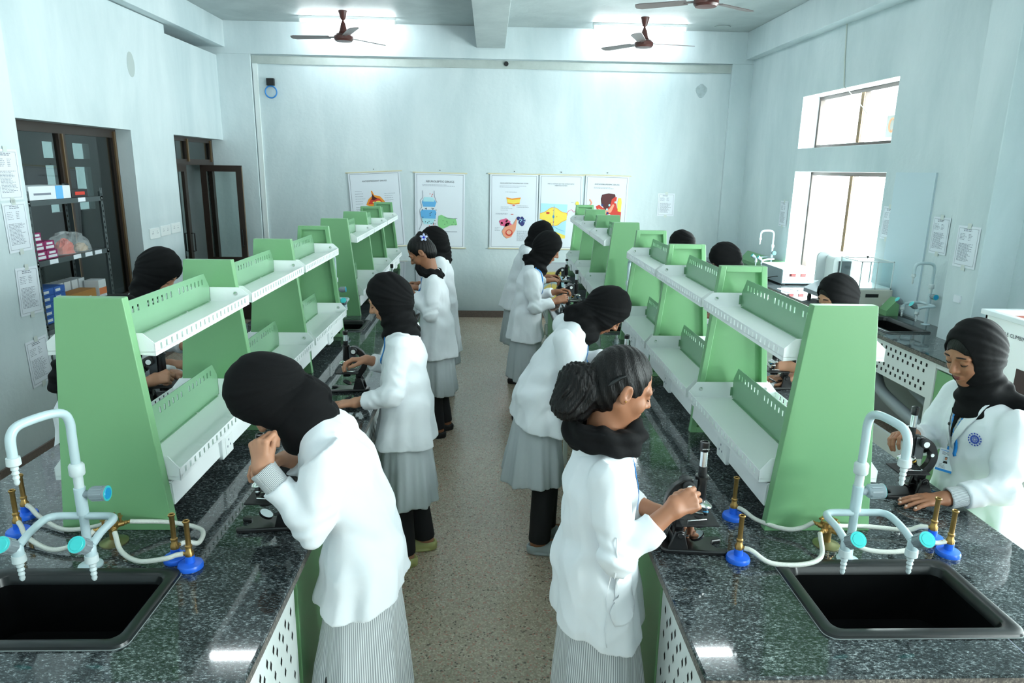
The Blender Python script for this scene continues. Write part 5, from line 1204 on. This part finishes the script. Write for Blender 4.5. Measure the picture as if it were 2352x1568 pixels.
    def kurta(Pw):
        q = fr.to(Pw); d = econe(q, ks); th = np.arctan2(q[:, 1]/1.3, q[:, 0]-kf); g = sst(pel[1]-.05, kh, q[:, 2])
        d = d-.013*g*(np.sin(nk*th+ph[1]+.9*np.sin(2*th))+.35*np.sin((2*nk+3)*th+ph[0]))-.0022*folds(Pw, seed+9)
        d = smax(smax(d, kh+.01*np.sin(3*th+ph[3])-q[:, 2], .003), q[:, 2]-(hem+.16), .003); up = Pw[:, 2] > hem+.035+abs(hf)*.12
        if up.any(): d[up] = np.maximum(d[up], coat(Pw[up])+.008)
        return d
    c_ = W((kf, 0, 0)); lo = c_-.32; hi = c_+.32; lo[2] = kh-.05; hi[2] = hem+.2
    V, F = net(kurta, lo, hi, .0075*H); V = relax(V, F, 1, .35)
    def wr(V): q = fr.to(V); return np.arctan2(q[:, 1]/1.3, q[:, 0]-kf)/(2*PI)
    mesh_obj('tunic', V, F, M_kurta if P.get('stripes') else M_kurtaf, root, O, wrap=wr)
    # ---- trousers and shoes
    def trou(Pw):
        q = fr.to(Pw); d = None
        for s, (ff, fs) in zip((1, -1), feet):
            kn = ((pel[0]+ff)/2+kneef, fs*.9, .47); e = smin(cone(q, (pel[0], s*.07, pel[1]-.08), kn, .092, .072), cone(q, kn, (ff-.01, fs, .06), .070, .062), .02); d = e if d is None else smin(d, e, .012)
        d = d-.003*folds(Pw, seed+5, 1.2); return smax(d, .075-q[:, 2], .003)
    lo = W((0, 0, 0))-.32; hi = W((0, 0, 0))+.32; lo[2] = .04; hi[2] = pel[1]
    if P.get('legs', True):
        V, F = net(trou, lo, hi, .0085*H); mesh_obj('trousers', V, F, M_trou, root, O)
        sm_ = P.get('shoe', M_blackm)
        for (ff, fs) in feet:
            def shoe(Pw):
                q = fr.to(Pw)-A_((ff, fs, 0)); d = cone(q, (-.045, 0, .032), (.045, 0, .034), .036, .040); d = smin(d, cone(q, (.05, 0, .03), (.135, 0, .022), .042, .030), .03)
                d = smax(d, -ellip(q, (-.02, 0, .075), (.065, .030, .045)), .006); d = smax(d, -q[:, 2]+.002, .003)
                r = ln(q*A_((1, 1, 0))-A_((.045, 0, 0)))-.13; so_ = smax(smax(ellip(q, (.045, 0, .012), (.125, .048, .05)), q[:, 2]-.016, .002), -q[:, 2]+.001, .002); return smin(d, so_, .002)
            c2 = W((ff+.04, fs, .04)); V, F = net(shoe, c2-.16, c2+.16, .0055*H); mesh_obj('shoe', V, F, sm_, root, O)
    # ---- head covering or hair
    def cap_dist(q, t):
        d = ellip(q, (-.014, 0, .024), (.094+t, .075+t, .096+t)); return smin(d, ellip(q, (.004, 0, -.045), (.072+t*.4, .064+t, .082)), .03)
    if P['cover'] == 'hijab':
        t = P.get('hvol', .016); dr = P.get('drape', (-.05, -.075))
        def hij(Pw):
            q = head_local(Pw, hc, Mh); d = cap_dist(q, t)
            d = smin(d, ellip(q, (-.045, 0, -.01), (.085, .074, .088)), .03)          # bun volume behind
            pb = fr.to(Pw); wrp = econe(pb, [(nek[0]-.008, nek[1]-.045, .094, .108), (nek[0]+.004, nek[1]+.035, .076, .080)], .03)
            nk_ = cone(Pw, A_((-.018, 0, -.07))@Mh+hc, nb, .070, .082)
            d = smin(smin(d, nk_, .035), wrp, .02)
            if P.get('tail'):
                tl = P['tail']; pts = [W(v) for v in tl]
                for a, b in zip(pts[:-1], pts[1:]): d = smin(d, cone(Pw, a, b, P.get('tailr', .04), P.get('tailr', .04)*.9), .03)
            # wrapped folds running from the brow round to the nape and across the neck
            an = np.arctan2(q[:, 2]+.10, q[:, 0]+.15); w1 = np.sin(an*30+3.5*np.sin(q[:, 1]*13+seed)+seed)+.5*np.sin(an*57-q[:, 1]*22+2*seed)
            lowr = sst(-.03, -.12, q[:, 2]); d = d+.0013*w1*(1-lowr)+.0020*folds(q, seed+11, .55)*(1-.5*lowr)+(.0055*np.sin(Pw[:, 2]*88+2.2*np.sin(th_(fr, Pw, nek)*1.5+seed)+8*q[:, 1])+.002*np.sin(Pw[:, 2]*170+q[:, 0]*90))*lowr
            # opening for the face
            fo = ellip(q, (.118, 0, P.get('fo', -.020)), P.get('fr', (.088, .062, .088))); return smax(d, -fo, .006)
        pts = [hc, nb]+([W(v) for v in P['tail']] if P.get('tail') else [])
        pts = np.array(pts); V, F = net(hij, pts.min(0)-.18, pts.max(0)+.18, .0042*H); mesh_obj('headscarf', V, F, M_hij, root, O)
        def hl(Pw):
            q = head_local(Pw, hc, Mh); d = cap_dist(q, .005); d = smax(d, -ellip(q, (.100, 0, -.035), (.075, .066, .092)), .004); return smax(d, .0-q[:, 0]+.01, .004)
        if P.get('fringe', True): V, F = net(hl, hc-.14, hc+.14, .0045*H); mesh_obj('hair', V, F, M_hair, root, O)
    else:
        tb = P.get('hair', {})
        def hr(Pw):
            q = head_local(Pw, hc, Mh); d = ellip(q, (-.016, 0, .026), (.098, .080, .099)); d = smin(d, ellip(q, (-.04, 0, -.03), (.072, .066, .070)), .03)
            d = smax(d, -ellip(q, (.118, 0, -.008), (.092, .092, .108)), .006); d = smax(d, -ellip(q, (.030, 0, -.058), (.055, .12, .060)), .008); d = smax(d, -ellip(q, (.085, 0, .012), (.048, .12, .052)), .008); d = smax(d, -ellip(q, (-.008, 0, -.030), (.024, .14, .034)), .005)
            d = d+.0012*np.sin(q[:, 2]*150+q[:, 0]*210+6*np.sin(q[:, 1]*30+q[:, 0]*14))
            for (a, b, ra, rb) in tb.get('tail', ()): 
                e = cone(q, a, b, ra, rb); e = e+.0030*np.sin(q[:, 0]*150+q[:, 1]*170+4*np.sin(q[:, 2]*26))+.002*np.sin(q[:, 0]*320-q[:, 1]*260+3*np.sin(q[:, 2]*40)); d = smin(d, e, .012)
            return d
        V, F = net(hr, hc-.26, hc+.2, .0036*H); mesh_obj('hair', V, F, M_hair, root, O)
        if P.get('shawl', True):
            sh = P.get('shawl')
            def shw(Pw):
                pb = fr.to(Pw); r1, r2 = sh.get('r', (.105, .118)); zt = nek[1]+sh.get('dz', .0)
                x = (pb[:, 0]-nek[0]-sh.get('df', 0))/r1; y = pb[:, 1]/r2; rr = np.sqrt(x*x+y*y)+1e-6; th = np.arctan2(y, x)
                tilt = sh.get('tilt', .15)*(pb[:, 0]-nek[0]); zc = pb[:, 2]-zt-tilt-.006*np.sin(3*th+1)
                u = (rr-1)*(r1+r2)/2; d = np.sqrt(u*u/1.0+(zc/1.25)**2)-sh.get('t', .036)
                d = d+.0045*np.sin(np.arctan2(zc, u)*4+3*th+2*np.sin(2*th))+.003*np.sin(9*th+zc*40)
                for (a, b, ra) in sh.get('ends', ()): d = smin(d, cone(pb, a, b, ra, ra*.8)+.003*np.sin(pb[:, 1]*120+pb[:, 2]*30), .02)
                return d
            c3 = W((nek[0], 0, nek[1])); V, F = net(shw, c3-.26, c3+.26, .0045*H); mesh_obj('shawl', V, F, M_hij, root, O)
    # ---- lanyard as a ribbon lying on the coat
    def proj(p, off=.002):
        p = np.array(p, dtype=float)[None]
        for _ in range(8):
            d = coat(p.astype(f32))[0]; g = np.array([(coat((p+e).astype(f32))[0]-d)/.002 for e in (np.array([[.002, 0, 0]]), np.array([[0, .002, 0]]), np.array([[0, 0, .002]]))]); g = g/(np.linalg.norm(g)+1e-9); p = p-g*(d-off)*.8
        return p[0], g
    for path in P.get('lanyard', ()):
        pts = [proj(W(v))[0] for v in [tuple(t) for t in bez(path, 5)]]; m = MB(); vs = []
        for i, p in enumerate(pts):
            t = unit(pts[min(i+1, len(pts)-1)]-pts[max(i-1, 0)]); _, g = proj(p); sd = unit(np.cross(t, g))
            vs += [tuple(p+sd*.007-A_(O)+g*.001), tuple(p-sd*.007-A_(O)+g*.001)]
        n = len(pts); m.add(vs, [(2*i, 2*i+1, 2*i+3, 2*i+2) for i in range(n-1)], 0, True); o = m.build('lanyard', M_lany, root); so_ = o.modifiers.new('s', 'SOLIDIFY'); so_.thickness = .0015; so_.offset = 0
    return root, W, proj, O, hc, Mh
def patch(root, W, proj, O, ea, eb, m, name, off=.0025, n=14, k=6, wrap=None):
    """cloth panel lying on the coat between two edge paths given in person space"""
    def samp(path): b = bez(path, 12); L = len(b)-1; return [b[round(i*L/n)] for i in range(n+1)]
    A, B = samp(ea), samp(eb); vs = []; fs = []
    for i in range(n+1):
        for j in range(k+1): p, g = proj(W(tuple(A[i].lerp(B[i], j/k))), off); vs.append(tuple(p-A_(O)))
    for i in range(n):
        for j in range(k): q = i*(k+1)+j; fs.append((q, q+1, q+k+2, q+k+1))
    o = MB().add(vs, fs, 0, True).build(name, m, root); md = o.modifiers.new('s', 'SOLIDIFY'); md.thickness = .002; md.offset = 0
    at = o.data.attributes.new('wrap', 'FLOAT', 'POINT'); at.data.foreach_set('value', [(i % (k+1))/k*.5 for i in range(len(vs))]); return o
def th_(fr, Pw, nek): q = fr.to(Pw); return np.arctan2(q[:, 1], q[:, 0]-nek[0])
# ------------------------------------------------------------------ the people
def RH(f, s, z): return (f, s, z)
# A: leaning over the near left microscope, facing the left bench (person-left is towards the camera)
person(dict(x=-.42, y=2.02, ang=PI, seed=1, fold=1.35, skin=M_skinA, stripes=True, hem=.74, hemslope=-.22, hemf=-.02, flare=.035, khem=.36, kf=.0,
  pelvis=(-.03, .86), waist=(-.01, 1.02), chest=(.045, 1.20), neck=(.135, 1.345), head=(.245, .0, 1.395), pitch=62, hyaw=4,
  arms=dict(L=dict(sh=(.05, .16, 1.275), el=(.085, .19, 1.065), wr=(.225, .165, 1.235), d=(.12, -.25, .96), n=(.35, .9, .1), pose='fist', cuff=.72, stripe=True),
            R=dict(sh=(.06, -.13, 1.235), el=(.14, -.20, 1.05), wr=(.235, -.10, 1.15), d=(.75, .5, .1), n=(0, -.5, .85), pose='hold')),
  cover='hijab', hvol=.02, feet=((.03, .1), (-.02, -.1)), collar=True, legs=True), 'person in a white coat and black headscarf bent low over the near left microscope')
# B: standing in profile at the left bench
person(dict(x=-.43, y=3.42, ang=PI, seed=2, collar=False, skin=M_skinA, hem=.69, hemf=.0, flare=.04, khem=.37, hemslope=.0,
  pelvis=(-.01, .90), waist=(-.0, 1.04), chest=(.0, 1.18), neck=(.02, 1.31), head=(.075, .0, 1.44), pitch=26,
  arms=dict(L=dict(sh=(.0, .155, 1.235), el=(.04, .21, 1.0), wr=(.215, .18, .955), d=(.97, -.12, -.16), n=(.1, .1, 1), pose='flat', cuff=.80),
            R=dict(el=(.06, -.19, 1.02), wr=(.20, -.08, 1.10), d=(.9, .25, .05), n=(0, -.25, .9), pose='hold')),
  cover='hijab', hvol=.012, feet=((.02, .08), (-.07, -.09)), shoe=mat('olive_clog', (184, 184, 120), .5), fo=-.012, fr=(.092, .066, .094),
  lanyard=[[(.10, .06, 1.30), (.12, .09, 1.2), (.12, .07, 1.12)]]), 'person in a white coat and black headscarf standing in profile at the left bench')
# C: flower hair clip
rC = person(dict(x=-.41, y=5.25, ang=PI, seed=3, skin=M_skinB, hem=.66, hemf=.0, khem=.36, res=1.3,
  pelvis=(-.01, .90), waist=(.0, 1.04), chest=(.01, 1.18), neck=(.04, 1.315), head=(.105, .0, 1.455), pitch=38,
  arms=dict(L=dict(el=(.02, .20, 1.02), wr=(.17, .10, 1.16), d=(.85, -.3, .35), n=(.2, .9, .3), pose='grip'), R=dict(el=(.03, -.20, 1.02), wr=(.2, -.06, 1.12), d=(.9, .2, .1), n=(0, -.5, .8), pose='hold')),
  cover='hair', hair=dict(tail=[((-.085, 0, .075), (-.075, 0, .10), .034, .03)]), shawl=dict(r=(.085, .10), t=.026, dz=-.005, tilt=.25), feet=((.0, .08), (-.05, -.09)),
  lanyard=[[(.11, .07, 1.28), (.13, .09, 1.16), (.12, .08, 1.05)]]), 'person with tied black hair and a blue and white flower clip at the left bench')
root, W, proj, O, hc, Mh = rC
fl = MB(); 
for k in range(5):
    a = 2*PI*k/5+.3; M_ = rot('Z', a); fl.add([(0, 0, .0), (.011, -.009, .006), (.024, -.008, .009), (.031, 0, .007), (.024, .008, .009), (.011, .009, .006)], [(0, 1, 2, 3, 4, 5)], 0, True, M_)
pc = A_((-.095, .062, .075))@Mh+hc-A_(O); MM = Matrix.Translation(Vector(pc.tolist())) @ rot('X', R(90)); m2 = MB(); m2.add(fl.v, fl.f, 0, True, MM); o = m2.build('flower_clip', mat('flower_white', (206, 216, 250), .5), root); o.modifiers.new('s', 'SOLIDIFY').thickness = .002; MB().lathe([(.001, .004), (.006, .01), (.008, .004), (.010, .002)], 10, MM).build('flower_centre', M_blue if False else mat('flower_blue', (40, 60, 210), .5), o)
# D: behind C
person(dict(x=-.43, y=6.15, ang=PI, seed=4, collar=False, skin=M_skinB, hem=.45, hemf=-.01, flare=.05, khem=.34, res=1.5,
  pelvis=(-.02, .90), waist=(-.01, 1.04), chest=(-.0, 1.20), neck=(.02, 1.33), head=(.055, .0, 1.44), pitch=45,
  arms=dict(L=dict(el=(.02, .20, 1.02), wr=(.2, .12, 1.05), d=(.9, -.2, .1), n=(.1, .3, .9), pose='hold'), R=dict(el=(.03, -.20, 1.02), wr=(.2, -.1, 1.05), d=(.9, .2, .1), n=(0, -.3, .9), pose='hold')),
  cover='hijab', hvol=.02, feet=((.02, .08), (-.04, -.09)), tail=[(-.04, 0, 1.36), (-.05, .0, 1.29)], tailr=.05), 'person in a black headscarf half hidden behind the one with the flower clip')
# E: ponytail, near right
rE = person(dict(x=.36, y=1.98, ang=0, seed=5, fold=1.2, skin=M_skinB, stripes=True, hem=.66, hemf=.005, hemslope=-.15, flare=.03, khem=.34, kf=.02, kflare=.04,
  pelvis=(-.01, .88), waist=(-.01, 1.02), chest=(-.01, 1.16), neck=(.0, 1.285), head=(.040, .0, 1.445), pitch=22, hyaw=8,
  arms=dict(R=dict(sh=(-.01, -.150, 1.215), el=(.01, -.215, 1.00), wr=(.175, -.165, 1.125), d=(.88, .30, .30), n=(.1, -.72, .66), pose='grip', cuff=.72),
            L=dict(el=(.10, .19, .98), wr=(.20, .10, .98), d=(.93, -.25, -.10), n=(.1, .6, .8), pose='hold', cuff=.62)),
  cover='hair', hair=dict(tail=[((-.095, 0, .01), (-.135, -.0, -.03), .030, .052), ((-.135, 0, -.03), (-.138, -.01, -.10), .057, .052), ((-.10, -.01, -.06), (-.10, -.01, -.10), .045, .04)]),
  shawl=dict(r=(.095, .10), t=.034, dz=.018, df=-.005, tilt=-.05), feet=((.03, .08), (-.02, -.08)),
  lanyard=[[(.10, -.04, 1.30), (.125, -.05, 1.18), (.13, -.04, 1.06)]]), 'person with a black ponytail and black shawl turning a microscope at the right bench')
root, W, proj, O, hc, Mh = rE
patch(root, W, proj, O, [(.03, -.25, .90), (.03, -.25, .80), (.035, -.25, .765)], [(.12, -.17, .93), (.12, -.17, .81), (.12, -.17, .775)], M_coat, 'pocket', .003)
patch(root, W, proj, O, [(.0, -.25, 1.08), (.0, -.25, .85), (.0, -.25, .70)], [(.004, -.25, 1.08), (.004, -.25, .85), (.004, -.25, .70)], M_coat, 'side_seam', .002, 14, 1)
def at_head(p): return Vector((A_(p)@Mh+hc-A_(O)).tolist())
m = MB(); m.lathe([(.0001, -.003), (.003, 0), (.0001, .003)], 10, Matrix.Translation(at_head((-.006, -.086, -.022)))); m.build('earring', mat('gold', (214, 170, 90), .2, metal=1), root)
m = MB(); m.tube([at_head(p) for p in ((-.035, -.083, .050), (-.05, -.082, .036), (-.062, -.078, .018), (-.070, -.072, .002))], [.002, .0055, .006, .003], 8); m.build('hair_clip', M_black, root)
m = MB(); m.tube([at_head((-.096+.002*math.cos(a), .034*math.cos(a), .012+.034*math.sin(a))) for a in [i*PI/8 for i in range(17)]], .005, 6); m.build('hair_tie', M_blackm, root)
# F: bending at right bench
person(dict(x=.30, y=3.55, ang=0, seed=6, collar=False, skin=M_skinB, hem=.735, hemf=-.035, hemslope=-.32, flare=.045, khem=.43, kf=-.05, kflare=.06,
  pelvis=(-.03, .90), waist=(.025, 1.03), chest=(.11, 1.175), neck=(.20, 1.30), head=(.325, .0, 1.36), pitch=52,
  arms=dict(R=dict(sh=(.09, -.155, 1.235), el=(.13, -.20, .99), wr=(.28, -.13, 1.09), d=(.72, .30, .62), n=(.3, -.75, .5), pose='grip', cuff=.78),
            L=dict(el=(.2, .2, 1.02), wr=(.35, .10, 1.08), d=(.9, -.3, .2), n=(.1, .6, .7), pose='hold')),
  cover='hijab', hvol=.016, feet=((.045, .085), (.0, -.085)), shoe=mat('grey_clog', (168, 178, 182), .5), tail=[(.19, 0, 1.33), (.13, -.01, 1.345)], tailr=.045,
  lanyard=[[(.27, -.06, 1.27), (.30, -.08, 1.2), (.29, -.08, 1.1)]]), 'person in a black headscarf bending towards a microscope in the middle of the right bench')
# G
person(dict(x=.31, y=5.65, ang=0, seed=7, skin=M_skinB, hem=.70, hemf=.0, flare=.045, khem=.37, kf=.0, res=1.25,
  pelvis=(-.0, .90), waist=(.01, 1.04), chest=(.03, 1.19), neck=(.08, 1.33), head=(.17, .0, 1.455), pitch=30,
  arms=dict(R=dict(sh=(.02, -.155, 1.24), el=(.06, -.20, 1.0), wr=(.24, -.12, 1.04), d=(.9, .25, .28), n=(.1, -.8, .5), pose='grip', cuff=.80), L=dict(el=(.08, .19, 1.02), wr=(.25, .07, 1.08), d=(.9, -.2, .2), n=(0, .5, .8), pose='hold')),
  cover='hijab', hvol=.018, feet=((.02, .08), (-.03, -.09)), tail=[(.05, 0, 1.36), (-.005, 0, 1.37)], tailr=.035,
  lanyard=[[(.06, -.10, 1.30), (.14, -.09, 1.2), (.14, -.07, 1.08)]]), 'person in a black headscarf with a bright blue lanyard at the right bench')
# H
person(dict(x=.30, y=6.7, ang=0, seed=8, collar=False, skin=M_skinB, hem=.76, hemf=-.03, flare=.045, khem=.40, kf=-.02, res=1.5,
  pelvis=(-.02, .92), waist=(.01, 1.06), chest=(.05, 1.22), neck=(.12, 1.36), head=(.20, .0, 1.465), pitch=42,
  arms=dict(R=dict(el=(.08, -.20, 1.03), wr=(.26, -.12, 1.04), d=(.9, .2, .1), n=(0, -.3, .9), pose='hold'), L=dict(el=(.08, .19, 1.02), wr=(.28, .07, 1.05), d=(.9, -.2, .1), n=(0, .3, .9), pose='hold')),
  cover='hijab', hvol=.016, feet=((.02, .08), (-.03, -.09))), 'person in a black headscarf farthest along the right bench, behind the blue lanyard')
# I: right edge, facing the right bench from its far side
rI = person(dict(x=1.93, y=2.47, ang=PI, seed=9, collar=False, skin=M_skinB, hem=.70, hemf=-.0, khem=.38, w=1.05, stripes=True,
  pelvis=(-.01, .88), waist=(.0, 1.02), chest=(.01, 1.14), neck=(.035, 1.255), head=(.105, .0, 1.43), pitch=24, hyaw=14,
  arms=dict(L=dict(sh=(.01, .16, 1.195), el=(.08, .24, .98), wr=(.27, .225, .945), d=(.98, -.05, -.12), n=(.1, .05, 1), pose='flat', cuff=.70, stripe=True),
            R=dict(el=(.10, -.19, 1.0), wr=(.25, -.06, 1.08), d=(.9, .35, .1), n=(0, -.4, .9), pose='hold')),
  cover='hijab', hvol=.012, fo=.004, fr=(.098, .068, .104), nails=True, feet=((.02, .08), (-.03, -.09)), tail=[(.0, .02, 1.28), (-.05, .12, 1.26)], tailr=.04,
  lanyard=[[(.13, .035, 1.24), (.155, .03, 1.17), (.17, .03, 1.09), (.16, .03, 1.02)], [(.12, -.04, 1.24), (.16, -.02, 1.16), (.17, .02, 1.09)]]), 'person in a black headscarf with an identity card at the right edge, facing left')
root, W, proj, O, hc, Mh = rI
patch(root, W, proj, O, [(.11, .045, 1.235), (.14, .03, 1.17), (.15, .0, 1.08)], [(.11, -.06, 1.235), (.14, -.045, 1.17), (.15, -.002, 1.08)], M_cuff, 'shirt_front')
patch(root, W, proj, O, [(.11, .02, 1.24), (.15, .012, 1.16), (.15, .002, 1.09)], [(.11, -.012, 1.24), (.15, -.012, 1.16), (.15, -.003, 1.09)], M_hij, 'black_front_strip', .005)
patch(root, W, proj, O, [(.06, .085, 1.26), (.13, .075, 1.18), (.16, .012, 1.05)], [(.09, .045, 1.25), (.14, .03, 1.17), (.16, .002, 1.05)], M_coat, 'lapel', .007)
patch(root, W, proj, O, [(.06, -.095, 1.26), (.13, -.08, 1.18), (.16, -.01, 1.05)], [(.09, -.055, 1.25), (.14, -.04, 1.17), (.16, -.0, 1.05)], M_coat, 'lapel', .007)
MB().lathe([(.0001, .003), (.006, .002), (.006, 0)], 12, Matrix.Translation(Vector([float(v) for v in (proj(W((.15, -.03, 1.14)), .006)[0]-A_(O))])) @ rot('Y', R(-80))).build('button', M_blackm, root)
p0, g = proj(W((.2, .03, 1.0)), .004)
def plane_at(p, g, up=(0, 0, 1)):
    g = unit(g); x = unit(np.cross(up, g)); y = np.cross(g, x); M_ = Matrix(((x[0], y[0], g[0], p[0]-O[0]), (x[1], y[1], g[1], p[1]-O[1]), (x[2], y[2], g[2], p[2]-O[2]), (0, 0, 0, 1))); return M_
gg = unit(np.array([-.75, -.6, .25])); Mb = plane_at(p0+gg*.006+A_((0, 0, -.045)), gg)
b = MB().box(-.029, .029, -.045, .045, -.001, .001, 0, Mb).build('identity_card', mat('card_white', (226, 236, 242), .3), root, .001)
MB().box(-.029, .029, -.045, -.036, .0012, .0016, 0, Mb).box(-.024, .024, .036, .038, .0012, .0016, 0, Mb).build('card_band', M_lany, b)
MB().box(-.010, .010, -.012, .016, .0012, .0015, 0, Mb).build('portrait', mat('portrait_ground', (206, 222, 232), .4), b)
q = MB(); flat(q, Mb, blob(0, .006, .0045, .006, 12), 0, .0018); q.build('portrait_face', M_skinA, b); q = MB(); flat(q, Mb, [(-.008, -.012), (.008, -.012), (.006, -.003), (-.006, -.003)], 0, .0018); flat(q, Mb, blob(0, .0105, .005, .004, 10), 0, .0017); q.build('portrait_clothes', M_blackm, b)
q = MB(); L = []; text_lines(L, -.018, .022, .019, .033, 4, 90, 0, .0015); text_lines(L, -.02, .01, -.034, -.016, 4, 91, 0, .0015)
for poly, mi in L: flat(q, Mb, poly, 0, .0016)
q.build('card_print', M_ink, b)
MB().box(-.006, .006, .044, .075, -.001, .002, 0, Mb).build('strap', M_lany, b); MB().box(-.007, .007, .058, .066, .002, .005, 0, Mb).build('clip', M_steel, b)
pe, ge = proj(W((.16, .115, 1.125)), .002); Me = plane_at(pe+ge*.003, ge); q = MB()
for k in range(14):
    a = 2*PI*k/14; MM = Me @ rot('Z', a)
    flat(q, MM, [(.010, -.0022), (.0165, -.0034), (.0165, .0034), (.010, .0022)], 0, 0); flat(q, MM, [(.0185, -.0014), (.0240, -.0042), (.0255, .0), (.0240, .0042)], 0, 0)
for k in range(8):
    MM = Me @ rot('Z', 2*PI*k/8); flat(q, MM, [(.0015, -.0010), (.0085, -.0028), (.0085, .0018)], 0, 0)
q.build('round_emblem', mat('emblem_blue', (34, 70, 172), .6), root)
lt = proj(W((.14, .035, 1.2)), .004); text_part('OF PHARMACY', .0095, plane_at(lt[0]+lt[1]*.003, lt[1]) @ rot('Z', R(62)), M_socket, root, 'lettering')
# J: behind the near bay of the right rack
person(dict(x=1.95, y=3.75, ang=PI, seed=10, collar=False, skin=M_skinA, hem=.68, khem=.38, res=1.25, flare=.02,
  pelvis=(.0, .88), waist=(.01, 1.01), chest=(.0, 1.14), neck=(-.005, 1.275), head=(.015, .0, 1.41), pitch=24, hyaw=10,
  arms=dict(L=dict(el=(.12, .18, 1.02), wr=(.26, .10, 1.03), d=(.9, -.3, .1), n=(.2, .8, .4), pose='grip'), R=dict(el=(.12, .0, .96), wr=(.24, .04, .955), d=(.95, -.1, -.1), n=(0, .2, 1), pose='flat')),
  cover='hijab', hvol=.014, fo=-.0, fr=(.09, .064, .096)), 'person in a black headscarf looking down just behind the near end of the right rack')
person(dict(x=1.96, y=5.2, ang=PI, seed=11, skin=M_skinC, hem=.68, khem=.38, res=1.4, flare=.03,
  pelvis=(-.0, .90), waist=(.01, 1.03), chest=(.04, 1.17), neck=(.10, 1.31), head=(.175, .0, 1.43), pitch=42,
  arms=dict(L=dict(el=(.12, .20, 1.02), wr=(.27, .12, 1.02), d=(.9, -.2, .0), n=(0, .3, .9), pose='hold'), R=dict(el=(.12, -.2, 1.02), wr=(.27, -.1, 1.02), d=(.9, .2, .0), n=(0, -.3, .9), pose='hold')),
  cover='hijab', hvol=.018), 'person in a black headscarf behind the middle bays of the right rack')
person(dict(x=1.95, y=6.35, ang=PI, seed=12, skin=M_skinB, hem=.68, khem=.38, res=1.5, flare=.03,
  pelvis=(-.0, .90), waist=(.01, 1.03), chest=(.04, 1.17), neck=(.10, 1.31), head=(.18, .0, 1.42), pitch=42,
  arms=dict(L=dict(el=(.1, .20, 1.02), wr=(.24, .12, 1.02), d=(.9, -.2, .0), n=(0, .3, .9), pose='hold'), R=dict(el=(.1, -.2, 1.02), wr=(.24, -.1, 1.02), d=(.9, .2, .0), n=(0, -.3, .9), pose='hold')),
  cover='hijab', hvol=.018), 'person whose black headscarf just shows behind the far bay of the near right rack')
# M and N on the far side of the left bench
person(dict(x=-2.05, y=3.95, ang=0, seed=13, skin=M_skinA, hem=.68, khem=.38, res=1.2, fo=-.02, flare=.03,
  pelvis=(-.02, .90), waist=(.0, 1.05), chest=(.05, 1.22), neck=(.11, 1.37), head=(.19, .0, 1.48), pitch=44,
  arms=dict(R=dict(el=(.12, -.22, 1.02), wr=(.28, -.2, 1.0), d=(.9, .1, -.1), n=(0, -.3, .9), pose='hold'), L=dict(el=(.1, .2, 1.02), wr=(.25, .1, 1.02), d=(.9, -.2, .0), n=(0, .3, .9), pose='hold')),
  cover='hijab', hvol=.022), 'person in a black headscarf looking down behind the left rack, by the left window')
person(dict(x=-1.98, y=3.36, ang=0, seed=14, skin=M_skinA, hem=.68, khem=.38, res=1.2, fo=-.02, flare=.02,
  pelvis=(-.03, .86), waist=(.01, .98), chest=(.09, 1.09), neck=(.17, 1.20), head=(.18, .0, 1.32), pitch=58,
  arms=dict(R=dict(el=(.18, -.20, 1.0), wr=(.36, -.12, 1.06), d=(.8, .3, .2), n=(.2, -.7, .6), pose='fist'), L=dict(el=(.2, .2, 1.0), wr=(.37, .12, 1.02), d=(.9, -.2, .0), n=(0, .3, .9), pose='hold')),
  cover='hijab', hvol=.022, tail=[(.04, -.04, 1.18), (-.08, -.06, 1.10), (-.12, -.06, 1.02)], tailr=.05), 'person mostly hidden behind the near end of the left rack, hand on a microscope')
# ------------------------------------------------------------------ daylight through the real window openings
window_daylight('daylight_upper_window', 4.05, 6.3, 8.2, 2.3, 2.95, 60)
window_daylight('daylight_lower_window', 4.05, 6.3, 8.2, .95, 2.10, 120)
window_daylight('daylight_near_window', 4.15, 1.6, 3.5, .95, 2.92, 200)
window_daylight('daylight_rear_window', 4.25, -1.9, 0, .95, 2.92, 200)
